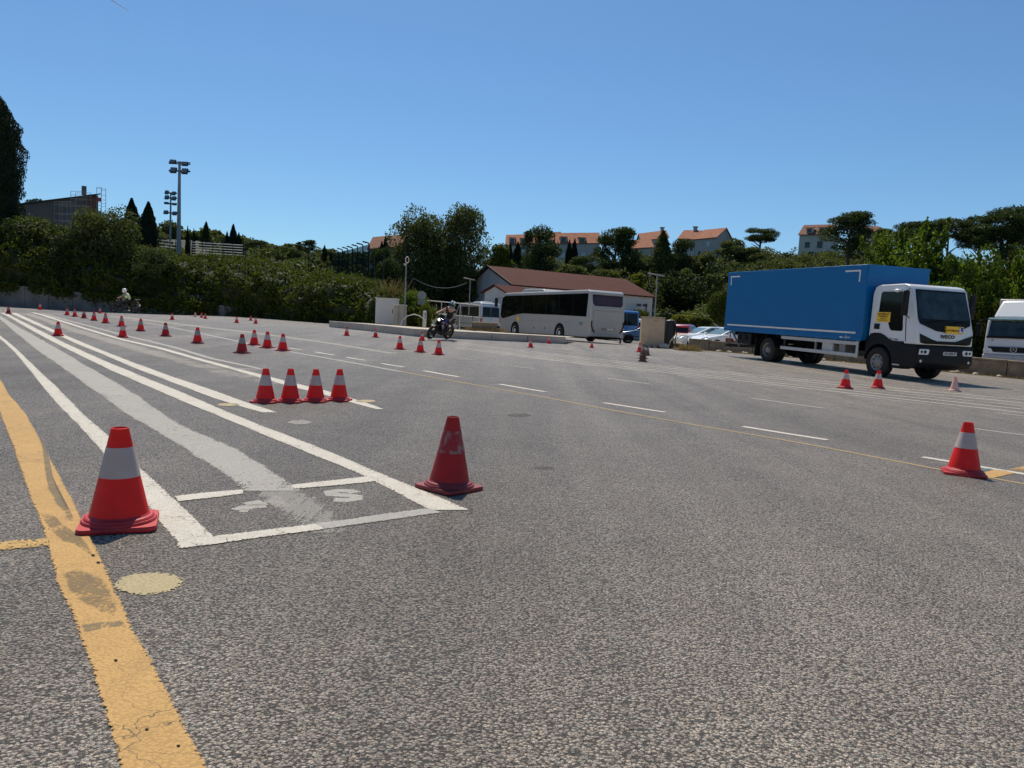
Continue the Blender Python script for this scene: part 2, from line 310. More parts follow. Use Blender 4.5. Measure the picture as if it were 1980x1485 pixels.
# ------------------------------------------------------------------ mesh helpers
class MB:
    def __init__(s): s.v = []; s.f = []
    def add(s, vs_, fs): o = len(s.v); s.v += [tuple(v) for v in vs_]; s.f += [tuple(i + o for i in f) for f in fs]; return s
    def box(s, x0, x1, y0, y1, z0, z1):
        return s.add([(x0, y0, z0), (x1, y0, z0), (x1, y1, z0), (x0, y1, z0), (x0, y0, z1), (x1, y0, z1), (x1, y1, z1), (x0, y1, z1)],
                     [(3, 2, 1, 0), (4, 5, 6, 7), (0, 1, 5, 4), (1, 2, 6, 5), (2, 3, 7, 6), (3, 0, 4, 7)])
    def tube(s, p0, p1, r0, r1=None, n=8, cap=True):
        r1 = r0 if r1 is None else r1; p0 = Vector(p0); p1 = Vector(p1); a = (p1 - p0).normalized()
        u = a.orthogonal().normalized(); w = a.cross(u); vs_ = []
        for p, r in ((p0, r0), (p1, r1)):
            for i in range(n): t = 2 * math.pi * i / n; vs_.append(p + (u * math.cos(t) + w * math.sin(t)) * r)
        fs = [(i, (i + 1) % n, n + (i + 1) % n, n + i) for i in range(n)]
        if cap: fs += [tuple(range(n - 1, -1, -1)), tuple(range(n, 2 * n))]
        return s.add(vs_, fs)
    def path(s, pts, r, n=6):
        pts = [Vector(p) for p in pts]; rs = r if isinstance(r, (list, tuple)) else [r] * len(pts); vs_ = []; u = None
        for i, p in enumerate(pts):
            a = (pts[min(i + 1, len(pts) - 1)] - pts[max(i - 1, 0)]).normalized()
            u = a.orthogonal().normalized() if u is None else (u - a * u.dot(a)).normalized(); w = a.cross(u)
            for k in range(n): t = 2 * math.pi * k / n; vs_.append(p + (u * math.cos(t) + w * math.sin(t)) * rs[i])
        fs = [(j * n + k, j * n + (k + 1) % n, (j + 1) * n + (k + 1) % n, (j + 1) * n + k) for j in range(len(pts) - 1) for k in range(n)]
        fs += [tuple(range(n - 1, -1, -1)), tuple(range((len(pts) - 1) * n, len(pts) * n))]
        return s.add(vs_, fs)
    def lathe(s, prof, n=24, axis='z', c=(0, 0, 0), closed=False):
        vs_ = []
        for r, h in prof:
            for i in range(n):
                t = 2 * math.pi * i / n; a, b = r * math.cos(t), r * math.sin(t)
                vs_.append((c[0] + a, c[1] + b, c[2] + h) if axis == 'z' else (c[0] + a, c[1] + h, c[2] + b) if axis == 'y' else (c[0] + h, c[1] + a, c[2] + b))
        m = len(prof); rng_ = range(m if closed else m - 1)
        fl = axis == 'y'
        fs = []
        for j in rng_:
            for i in range(n):
                q = (j * n + i, j * n + (i + 1) % n, ((j + 1) % m) * n + (i + 1) % n, ((j + 1) % m) * n + i); fs.append(q[::-1] if fl else q)
        return s.add(vs_, fs)
    def prism(s, poly, y0, y1):
        """poly in x,z ; extruded along y"""
        n = len(poly); vs_ = [(x, y0, z) for x, z in poly] + [(x, y1, z) for x, z in poly]
        return s.add(vs_, [tuple(range(n)), tuple(range(2 * n - 1, n - 1, -1))] + [(i, n + i, n + (i + 1) % n, (i + 1) % n) for i in range(n)])
    def slab(s, pts, off):
        """polygon in space thickened by vector off"""
        pts = [Vector(p) for p in pts]; off = Vector(off); n = len(pts)
        return s.add(pts + [p + off for p in pts], [tuple(range(n - 1, -1, -1)), tuple(range(n, 2 * n))] + [(i, (i + 1) % n, n + (i + 1) % n, n + i) for i in range(n)])
    def ell(s, c, rx, ry, rz, nu=16, nv=10):
        vs_ = []; 
        for j in range(nv + 1):
            a = math.pi * j / nv
            for i in range(nu): b = 2 * math.pi * i / nu; vs_.append((c[0] + rx * math.sin(a) * math.cos(b), c[1] + ry * math.sin(a) * math.sin(b), c[2] - rz * math.cos(a)))
        return s.add(vs_, [(j * nu + i, j * nu + (i + 1) % nu, (j + 1) * nu + (i + 1) % nu, (j + 1) * nu + i) for j in range(nv) for i in range(nu)])
    def grid(s, fn, nu, nv):
        vs_ = [fn(i / nu, j / nv) for j in range(nv + 1) for i in range(nu + 1)]
        return s.add(vs_, [(j * (nu + 1) + i, j * (nu + 1) + i + 1, (j + 1) * (nu + 1) + i + 1, (j + 1) * (nu + 1) + i) for j in range(nv) for i in range(nu)])
    def mesh(s, name, mat, smooth=False, ang=35):
        me = bpy.data.meshes.new(name); me.from_pydata(s.v, [], s.f); me.validate(); me.update()
        import bmesh
        bm = bmesh.new(); bm.from_mesh(me); bmesh.ops.recalc_face_normals(bm, faces=bm.faces); bm.to_mesh(me); bm.free()
        if mat: me.materials.append(M[mat])
        if smooth:
            me.polygons.foreach_set('use_smooth', [True] * len(me.polygons))
            if ang < 180: me.set_sharp_from_angle(angle=R(ang))
        return me
    def build(s, name, mat, parent=None, bevel=0, smooth=False, ang=35, label=None, seg=2):
        o = bpy.data.objects.new(name, s.mesh(name, mat, smooth or bevel > 0, ang)); COL.objects.link(o)
        if parent is not None: o.parent = parent
        if bevel > 0:
            b = o.modifiers.new('bevel', 'BEVEL'); b.width = bevel; b.segments = seg; b.limit_method = 'ANGLE'; b.angle_limit = R(35); b.harden_normals = False
        if label: o['label'] = label
        return o
def thing(name, loc, rz, label, cat, group=None, rot=None):
    o = bpy.data.objects.new(name, None); COL.objects.link(o); o.location = loc; o.rotation_euler = rot if rot else (0, 0, rz)
    o.empty_display_size = 0.1; o['label'] = label; o['category'] = cat
    if group: o['group'] = group
    return o
def tag(o, label, cat, group=None):
    o['label'] = label; o['category'] = cat
    if group: o['group'] = group
    return o
def struct(o): o['kind'] = 'structure'; return o
def copy_tree(o, parent=None):
    c = o.copy(); COL.objects.link(c); c.parent = parent
    for ch in list(o.children): copy_tree(ch, c)
    return c
def text(body, parent, loc, rot, size, mat, name='lettering', sx=1.0, extrude=0.003, bold=0.0):
    cu = bpy.data.curves.new(name, 'FONT'); cu.body = body; cu.size = size; cu.align_x = 'CENTER'; cu.align_y = 'CENTER'; cu.extrude = extrude; cu.offset = bold; cu.resolution_u = 3
    f = bpy.data.objects.new(name, cu); COL.objects.link(f); bpy.context.view_layer.update()
    me = bpy.data.meshes.new_from_object(f.evaluated_get(bpy.context.evaluated_depsgraph_get())); bpy.data.objects.remove(f); me.materials.clear(); me.materials.append(M[mat])
    o = bpy.data.objects.new(name, me); COL.objects.link(o); o.parent = parent; o.location = loc; o.rotation_euler = rot; o.scale = (sx, 1, 1); return o
def quads_mesh(name, V, mat):
    n = len(V); me = bpy.data.meshes.new(name); me.vertices.add(4 * n); me.vertices.foreach_set('co', np.asarray(V, dtype=np.float32).reshape(-1))
    me.loops.add(4 * n); me.loops.foreach_set('vertex_index', np.arange(4 * n, dtype=np.int32)); me.polygons.add(n)
    me.polygons.foreach_set('loop_start', np.arange(0, 4 * n, 4, dtype=np.int32)); me.polygons.foreach_set('loop_total', np.full(n, 4, dtype=np.int32))
    me.update(calc_edges=True); me.validate()
    if mat: me.materials.append(M[mat])
    return me
def leaves(C, size, aspect=0.6, N=None, flat=0.0, droop=0.0):
    """C centres (n,3); size array ; returns (n,4,3) leaf quads (kite shaped)"""
    n = len(C); a = rng.normal(size=(n, 3)); 
    if N is not None: a = a * (1 - flat) + N * flat * 1.5
    a /= np.linalg.norm(a, axis=1, keepdims=True) + 1e-9
    b = rng.normal(size=(n, 3)); b[:, 2] -= droop; b -= a * np.sum(a * b, axis=1, keepdims=True); b /= np.linalg.norm(b, axis=1, keepdims=True) + 1e-9
    c = np.cross(a, b); s = np.asarray(size).reshape(-1, 1)
    return np.stack([C - b * s, C + c * s * aspect - b * s * 0.1, C + b * s, C - c * s * aspect + a * s * 0.15], axis=1)
# ================================================================== GROUND
def sheet(xs, ys, fn):
    mb = MB(); nx, ny = len(xs), len(ys)
    mb.v = [(x, y, fn(x, y)) for y in ys for x in xs]
    mb.f = [(j * nx + i, j * nx + i + 1, (j + 1) * nx + i + 1, (j + 1) * nx + i) for j in range(ny - 1) for i in range(nx - 1)]
    return mb
xs = [i * 1.0 for i in range(-72, 61)]; ys = [-12, -8, -4] + [i * 1.0 for i in range(-2, 100)]
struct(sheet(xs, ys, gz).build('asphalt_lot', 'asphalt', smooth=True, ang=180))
xs = [-900, -600, -400, -300, -240] + list(range(-200, 201, 5)) + [240, 300, 400, 600, 900]; ys = [-400, -200, -100, -60] + list(range(-40, 260, 5)) + [280, 310, 350, 400, 500, 700, 1200]
struct(sheet(xs, ys, terr).build('hillside', 'undergrowth', smooth=True, ang=180))

# ---- painted markings: each a thin sheet lying on the asphalt
def fade_attr(o, vals):
    a = o.data.attributes.new('fade', 'FLOAT', 'POINT'); a.data.foreach_set('value', vals); return o
def interp(pts, y):
    for a, b in zip(pts, pts[1:]):
        if (a[1] <= y <= b[1]) or (b[1] <= y <= a[1]):
            t = (y - a[1]) / (b[1] - a[1] + 1e-9); return a[0] + (b[0] - a[0]) * t
    a, b = (pts[0], pts[1]) if abs(y - pts[0][1]) < abs(y - pts[-1][1]) else (pts[-2], pts[-1])
    return a[0] + (b[0] - a[0]) * (y - a[1]) / (b[1] - a[1] + 1e-9)
def stripe(name, left, right, mat, dz=0.004, n=None, rag=0.0, y0=None, y1=None, end=0.0, ew=0.018):
    """left / right: traced edges [(px,py)...] from far to near"""
    ya = max(left[0][1], right[0][1]) if y0 is None else y0; yb = min(left[-1][1], right[-1][1]) if y1 is None else y1
    n = n or max(8, int(abs(yb - ya) / 7)); rows = []
    for i in range(n + 1):
        t = i / n; y = ya + (yb - ya) * t
        rows.append((G(interp(left, y), y), G(interp(right, y), y)))
    mb = MB(); fv = []; L0 = 0
    for i, (a, b) in enumerate(rows):
        w = (b - a); W_ = w.length; e = min(.25, ew / max(W_, .01)); tend = 1 - end * (i / n) ** 2
        for k, fd in ((-e * .7, 0.0), (e * .6, .8), (.33, 1), (.66, 1), (1 - e * .6, .8), (1 + e * .7, 0.0)):
            q = a + w * k; mb.v.append((q.x, q.y, gz(q.x, q.y) + dz)); fv.append(fd * tend)
    mb.f = [(j * 6 + k, j * 6 + k + 1, (j + 1) * 6 + k + 1, (j + 1) * 6 + k) for j in range(n) for k in range(5)]
    return fade_attr(struct(mb.build(name, mat)), fv)
def line(name, pts, w, mat, dz=0.004, rag=0.003):
    """pts traced centre points; w world width(s) in metres"""
    W_ = [G(*p) for p in pts]; out = []
    for a, b in zip(W_, W_[1:]):
        L = (b - a).length; k = max(1, int(L / 0.8))
        out += [a + (b - a) * (i / k) for i in range(k)]
    out.append(W_[-1]); mb = MB(); ws = w if isinstance(w, (tuple, list)) else (w, w)
    fv = []
    for i, p in enumerate(out):
        d = (out[min(i + 1, len(out) - 1)] - out[max(i - 1, 0)]); d.z = 0; d.normalize(); nrm = Vector((d.y, -d.x, 0)); t = i / (len(out) - 1); hw = (ws[0] * (1 - t) + ws[1] * t) / 2
        for s_, fd in ((-1.1, .6), (-.8, 1), (.8, 1), (1.1, .6)):
            q = p + nrm * (hw * s_); mb.v.append((q.x, q.y, gz(q.x, q.y) + dz)); fv.append(fd)
    mb.f = [(4 * i + k, 4 * i + k + 1, 4 * i + k + 5, 4 * i + k + 4) for i in range(len(out) - 1) for k in range(3)]
    return fade_attr(struct(mb.build(name, mat)), fv)
def patch(name, pts, mat, dz=0.004, soft=.3, rim=0.2):
    W_ = [G(*p) for p in pts]; c = sum(W_, Vector()) / len(W_); mb = MB(); n = len(W_)
    mb.v = [(c.x, c.y, gz(c.x, c.y) + dz)]; fv = [1.0]
    for k, fd in ((1 - soft, 1.0), (1 + soft * .15, rim)):
        for p in W_: q = c + (p - c) * k; mb.v.append((q.x, q.y, gz(q.x, q.y) + dz)); fv.append(fd)
    mb.f = [(0, 1 + i, 1 + (i + 1) % n) for i in range(n)] + [(1 + i, 1 + n + i, 1 + n + (i + 1) % n, 1 + (i + 1) % n) for i in range(n)]
    return fade_attr(struct(mb.build(name, mat)), fv)
def disc(name, cx, cy, rx, ry, mat, dz=0.004, tilt=0.0, n=36):
    return patch(name, [(cx + rx * math.cos(a) * (1 + random.uniform(-.012, .012)), cy - ry * math.sin(a) - rx * math.cos(a) * tilt) for a in [2 * math.pi * i / n for i in range(n)]], mat, dz)

A_l = [(-60, 632), (0, 654.7), (28, 681), (63, 724), (98.5, 769), (146.5, 818.6), (198, 875), (246, 932), (293, 989.5), (342, 1048)]
A_r = [(-30, 632), (0, 648), (28, 671), (68, 709), (113.6, 752), (159, 798.6), (210, 843), (273, 906.5), (342, 970), (420, 1044), (424, 1048)]
stripe('white_line', A_l, A_r, 'paint_white')
B_l = [(-40, 598), (0, 617.6), (33, 646), (73, 678.7), (106, 701), (151.5, 734), (197, 767), (242, 800), (342, 857.6), (439.5, 921), (469, 950)]
B_r = [(-20, 601), (0, 610), (38, 634), (75.8, 654), (121, 680), (161.6, 704), (214.6, 734), (265, 764.5), (313, 798.6), (342, 818.6), (464, 872), (571, 940.6), (586, 950)]
stripe('white_line', B_l, B_r, 'paint_worn', end=.25, ew=.04)
stripe('white_line', [(485, 946), (520, 975), (560, 1005), (592, 1030)], [(586, 946), (618, 970), (650, 997), (672, 1020), (682, 1030)], 'paint_ghost', dz=0.0012, end=.5, ew=.12)
C_l = [(-14, 599), (10, 609), (50.5, 633), (101, 661), (151.5, 686), (214.6, 716.6), (278, 744), (353.5, 777), (425, 806), (537, 853), (640, 894), (703, 921), (765, 953), (830, 987)]
C_r = [(2, 599), (20, 610), (75.8, 638), (126, 663.5), (202, 697.6), (278, 729), (353.5, 759.5), (429, 792), (500, 821), (610, 862.5), (690, 896), (766.6, 928.5), (838, 957), (908, 987)]
stripe('white_line', C_l, C_r, 'paint_white')
D_l = [(8, 600), (25, 608), (101, 643), (150, 666), (192, 682.5), (252.5, 709), (328, 738), (404, 767), (460, 785), (506, 798)]
D_r = [(20, 600), (38, 608), (131, 650), (187, 673.6), (252.5, 699), (328, 726.7), (404, 752), (480, 779.7), (538, 798)]
stripe('white_line', D_l, D_r, 'paint_white')
E1l = [(60, 604), (81, 610.5), (151.5, 633), (227, 656), (303, 673.6), (379, 696), (454.5, 716.6), (550, 745), (620, 762), (690, 782), (726, 791.5)]
E1r = [(66, 604), (92, 611), (162, 633), (239, 656), (318, 673.6), (394, 695), (471, 715.6), (570, 741), (640, 758), (712, 780), (743, 791.5)]
stripe('white_line', E1l, E1r, 'paint_white', n=60)
stripe('white_line', [(80, 607), (101, 613), (227, 646.5), (328, 671), (404, 694), (454.5, 704.5), (498, 713.5)], [(86, 607), (109, 613), (237, 646.5), (340, 671), (418, 694), (468, 704.5), (510, 713.5)], 'paint_worn', n=50)
line('white_line', [(452, 713.6), (504, 714.4)], 0.12, 'paint_worn', dz=0.0048)
stripe('white_line', [(40, 607), (86, 622), (121, 637), (170, 652), (240, 674), (320, 697), (420, 726), (500, 746)], [(52, 604), (108, 621), (150, 635), (205, 651), (290, 674), (380, 697), (500, 726), (590, 746)], 'paint_faded', n=40, end=.5, ew=.15)
line('white_line', [(220, 612), (300, 621), (379, 631), (500, 645), (640, 664), (760, 684)], (0.9, 0.35), 'paint_faded', rag=0.02)
line('white_line', [(252, 619), (315, 630), (379, 643), (455, 659), (496, 669), (556.6, 679.5), (678, 701), (774, 718.7)], (0.15, 0.12), 'paint_worn')
line('yellow_line', [(770, 718), (900, 741), (1051, 768), (1203, 797), (1354.5, 824), (1500, 848.5), (1592, 865), (1804, 906), (1913, 924), (1980, 936.5), (2400, 1014)], (0.07, 0.06), 'paint_yellow_thin')
for a, b, w in (((556.6, 673), (584, 676.5), .12), ((609.6, 680.8), (647.5, 687), .12), ((670, 691), (707, 697), .12), ((738, 703), (781, 710), .12), ((819, 717), (887, 729), .12), ((966, 743), (1055, 758), .12), ((1166.7, 779), (1287, 797.5), .12), ((1436, 825), (1600, 851), .12), ((1784, 884), (2040, 927), .12)):
    line('white_line', [a, ((a[0] + b[0]) / 2, (a[1] + b[1]) / 2 + .2), b], w, 'paint_white')
for a, b in (((619.7, 656), (640, 658.8)), ((690, 666), (718, 670)), ((776, 678), (814, 682)), ((837, 686), (867, 689)), ((880, 692), (917, 696)), ((992, 708), (1036, 713.5)), ((1170, 731), (1257, 743)), ((1452, 770), (1592, 789.5)), ((1883, 829), (2020, 847))):
    line('white_line', [a, b], .10, 'paint_worn')
for a, b in (((957.6, 685.8), (991, 689.4)), ((1027, 693), (1082, 698.7)), ((1106, 702), (1148, 707.6)), ((1194, 712.7), (1245, 719)), ((1307.6, 725.8), (1370, 733)), ((1459, 742.5), (1544, 752.5)), ((1640.6, 763.6), (1789, 781.5)), ((1928.5, 798.5), (2030, 811)), ((1106, 681), (1160, 687)), ((1480, 724), (1540, 729)), ((1250, 690), (1300, 694))):
    line('white_line', [a, b], .09, 'paint_worn')
for k, (ya, yb, yc) in enumerate(((664, 718, 773.5), (666.8, 721, 779.5), (669.5, 724.2, 785.5), (672.3, 727.3, 791.6), (675, 730.5, 798.5), (655, 703, 755))):
    line('white_line', [(880, ya - 2), (1130, ya + (yb - ya) * .52), (1380, yb), (1680, yb + (yc - yb) * .5), (1980, yc), (2600, yc + (yc - yb) * 1.03)], .105, 'paint_worn' if k in (2, 5) else 'paint_white')
line('white_line', [(1180, 691), (1400, 712), (1700, 742), (2000, 772)], .08, 'paint_faded')
line('white_line', [(640, 640), (760, 652), (900, 663), (1100, 676)], .09, 'paint_faded')
line('white_line', [(700, 646), (830, 658), (980, 671), (1200, 690)], .08, 'paint_worn')
# near bay box
stripe('white_line', [(337, 960), (345, 971)], [(340, 959.5), (348, 970.5)], 'paint_white', n=3)
def band(name, top, bot, mat, dz, n=26):
    mb = MB(); x0 = top[0][0]; x1 = top[-1][0]; sw = lambda L: [(b, a) for a, b in L]
    fv = []
    for i in range(n + 1):
        x = x0 + (x1 - x0) * i / n; xb = bot[0][0] + (bot[-1][0] - bot[0][0]) * i / n; a = G(x, interp(sw(top), x)); b = G(xb, interp(sw(bot), xb)); w = b - a; e = min(.25, .014 / w.length); en = 0.55 if i in (0, n) else 1
        for k, fd in ((-e, 0), (e, .9), (.5, 1), (1 - e, .9), (1 + e, 0)): q = a + w * k; mb.v.append((q.x, q.y, gz(q.x, q.y) + dz)); fv.append(fd * en)
    mb.f = [(5 * i + k, 5 * i + k + 1, 5 * i + k + 6, 5 * i + k + 5) for i in range(n) for k in range(4)]; return fade_attr(struct(mb.build(name, mat)), fv)
band('white_line', [(337, 960), (400, 953), (470, 947)], [(344, 971), (400, 965), (470, 956)], 'paint_white', 0.0048)
band('white_line', [(560, 938.5), (640, 930), (716, 921)], [(566, 947), (650, 939.5), (738, 931)], 'paint_white', 0.0048)
band('white_line', [(340, 1050), (352, 1047.5), (425, 1037), (530, 1024), (612, 1014)], [(345, 1062.5), (352, 1062), (454, 1048), (550, 1035), (630, 1024)], 'paint_white', 0.0052, 34)
band('white_line', [(610, 1014.2), (680, 1005), (740, 996), (830, 983.6)], [(628, 1024.3), (700, 1014), (760, 1005.5), (853, 992)], 'paint_worn', 0.0056)
# letters painted in the bay
def lay(pts, w, mat='paint_worn'): line('painted_letter', pts, w, mat, dz=0.0015, rag=0.006)
lay([(689, 953), (676, 949.5), (655, 949), (638, 952), (640, 956.5), (665, 957.5), (690, 960), (688, 965), (668, 967.5), (646, 966.5)], .085)
lay([(484, 970), (496, 974), (500, 978)], .10); lay([(459, 987), (474, 981.5), (492, 979), (514, 978)], .085); lay([(464, 988), (480, 988)], .06)
lay([(522, 966), (536, 972), (548, 980)], .09, 'paint_faded'); lay([(528, 964), (542, 962)], .07, 'paint_faded')
# yellow line on the left
Y_l = [(-60, 700), (-22, 745), (0, 797), (24, 857.6), (53.7, 945.5), (83, 1019), (112, 1121), (156, 1229), (195, 1346), (239, 1485), (262, 1570)]
Y_r = [(-34, 700), (5, 740), (14.6, 760), (49, 800), (83, 862.5), (117, 926), (151, 994), (185.5, 1063), (215, 1131), (254, 1214), (293, 1282), (342, 1380), (395.5, 1485), (440, 1570)]
stripe('yellow_line', Y_l, Y_r, 'paint_yellow', n=120, y0=738, y1=1570)
stripe('yellow_line', Y_l, Y_r, 'paint_cream', n=14, y0=700, y1=738)
band('yellow_line', [(-60, 1052), (0, 1049), (31, 1045), (97, 1041)], [(-60, 1076), (0, 1067), (51, 1062), (98, 1058)], 'paint_yellow_worn', 0.0048)
patch('paint_patch', [(66, 985), (100, 990), (118, 1010), (150, 1030), (186, 1066), (196, 1090), (180, 1082), (150, 1060), (120, 1052), (98, 1030), (82, 1012)], 'paint_speckle', 0.0052)
patch('paint_patch', [(112, 1098), (150, 1092), (200, 1112), (222, 1140), (246, 1196), (240, 1216), (205, 1200), (168, 1180), (138, 1160), (118, 1130)], 'paint_speckle', 0.0052, soft=.35)
patch('paint_patch', [(74, 830), (80, 865), (84, 905), (92, 950), (112, 985), (140, 1020), (150, 1018), (128, 985), (108, 945), (98, 900), (90, 865)], 'paint_grey', 0.0056)
patch('paint_patch', [(150, 1210), (190, 1204), (240, 1200), (252, 1212), (200, 1218), (158, 1228)], 'paint_grey', 0.0052)
for x, y in ((224, 1280), (284, 1414), (345, 1446), (190, 1090), (180, 1076)): disc('tar_spot', x, y, 3.6, 2.0, 'chassis', 0.0058, n=9)
disc('paint_spot', 287, 1130, 69, 22, 'paint_cream', tilt=0.05)
disc('paint_spot', 441.7, 783, 22, 2.9, 'paint_cream'); disc('paint_spot', 708, 775.8, 20, 2.6, 'paint_cream'); disc('paint_spot', 579, 817, 26, 5, 'paint_faded')
patch('yellow_patch', [(1899, 914.5), (1922, 909), (1945, 911), (1962, 915.5), (1940, 920.5), (1914, 926)], 'paint_yellow', 0.0046)
patch('yellow_patch', [(1946, 908.5), (1965, 904.5), (2060, 888), (2200, 868), (2260, 874), (2120, 896), (1985, 913)], 'paint_yellow', 0.0036 + .001)
patch('paint_patch', [(1884, 902), (1900, 905), (1916, 909), (1904, 912), (1886, 913)], 'paint_teal', 0.0042)
for x, y, rx in ((1003, 803, 26), (1052, 905, 22)): disc('tar_patch', x, y, rx, 4, 'paint_tar', 0.0030 + .001, n=24)

# ================================================================== CONES
def cone_meshes(red, base, band_, seg=36):
    mb = MB(); prof = [(0.139, 0.028), (0.135, 0.07)] + [(0.135 - (0.135 - 0.040) * (z - .07) / .43, z) for z in (0.12, 0.2, 0.3, 0.4, 0.495)] + [(0.042, 0.499), (0.038, 0.5), (0.034, 0.494), (0.034, 0.44)]
    mb.lathe(prof, seg); body = mb.mesh('cone_body', red, True, 60)
    rr = lambda z: 0.135 - (0.135 - 0.040) * (z - .07) / .43
    mb = MB(); mb.lathe([(rr(z) + 0.0012, z) for z in (0.255, 0.30, 0.36, 0.405)], seg); bnd = mb.mesh('cone_band', band_, True, 60)
    mb = MB(); h = 0.178; c = 0.04; pts = []
    for sx, sy in ((1, 1), (-1, 1), (-1, -1), (1, -1)):
        a0 = math.atan2(sy, sx)
        for k in range(5):
            a = a0 - R(45) + R(90) * k / 4; pts.append((sx * (h - c) + c * math.cos(a), sy * (h - c) + c * math.sin(a)))
    n = len(pts)
    def ring(s, z): return [(x * s, y * s, z) for x, y in pts]
    rings = [ring(0.985, 0.0), ring(1.0, 0.004), ring(1.0, 0.020), ring(0.985, 0.026)]
    for i, rg in enumerate(rings): mb.v += rg
    for j in range(3): mb.f += [(j * n + i, j * n + (i + 1) % n, (j + 1) * n + (i + 1) % n, (j + 1) * n + i) for i in range(n)]
    mb.f.append(tuple(3 * n + i for i in range(n))); mb.f.append(tuple(range(n - 1, -1, -1)))
    mb.lathe([(0.174, 0.020), (0.173, 0.034), (0.168, 0.040), (0.162, 0.040), (0.159, 0.050), (0.150, 0.055), (0.142, 0.055), (0.139, 0.062), (0.130, 0.066)], seg)
    bs = mb.mesh('cone_base', base, True, 50); return body, bnd, bs
CM = {'red': cone_meshes('cone_red', 'cone_base', 'band_white'), 'dark': cone_meshes('cone_dark', 'cone_base_dark', 'band_grey'), 'torn': cone_meshes('cone_dark', 'cone_base_dark', 'band_torn'),
      'greyband': cone_meshes('cone_red', 'cone_base_dark', 'band_grey'), 'brown': cone_meshes('cone_brown', 'cone_brown', 'band_grey'), 'pale': cone_meshes('cone_pale', 'cone_pale', 'cone_pale')}
NOB = []
def cone(x, ytop, ybase, kind, label, group='traffic cones set out on the asphalt', rz=None, lean=(0, 0), xt=None):
    g = G(x, ybase); d = g.y
    hpx = ybase - ytop; s = hpx * d / F / 0.5
    t = thing('traffic_cone', (g.x, g.y, g.z + 0.002), 0, label, 'traffic cone', group)
    t.rotation_euler = (lean[0], lean[1], rz if rz is not None else random.uniform(0, 1.57)); t.scale = (s, s, s)
    for nm, me in zip(('body', 'reflective_band', 'base'), CM[kind]):
        o = bpy.data.objects.new(nm, me); COL.objects.link(o); o.parent = t
    return t
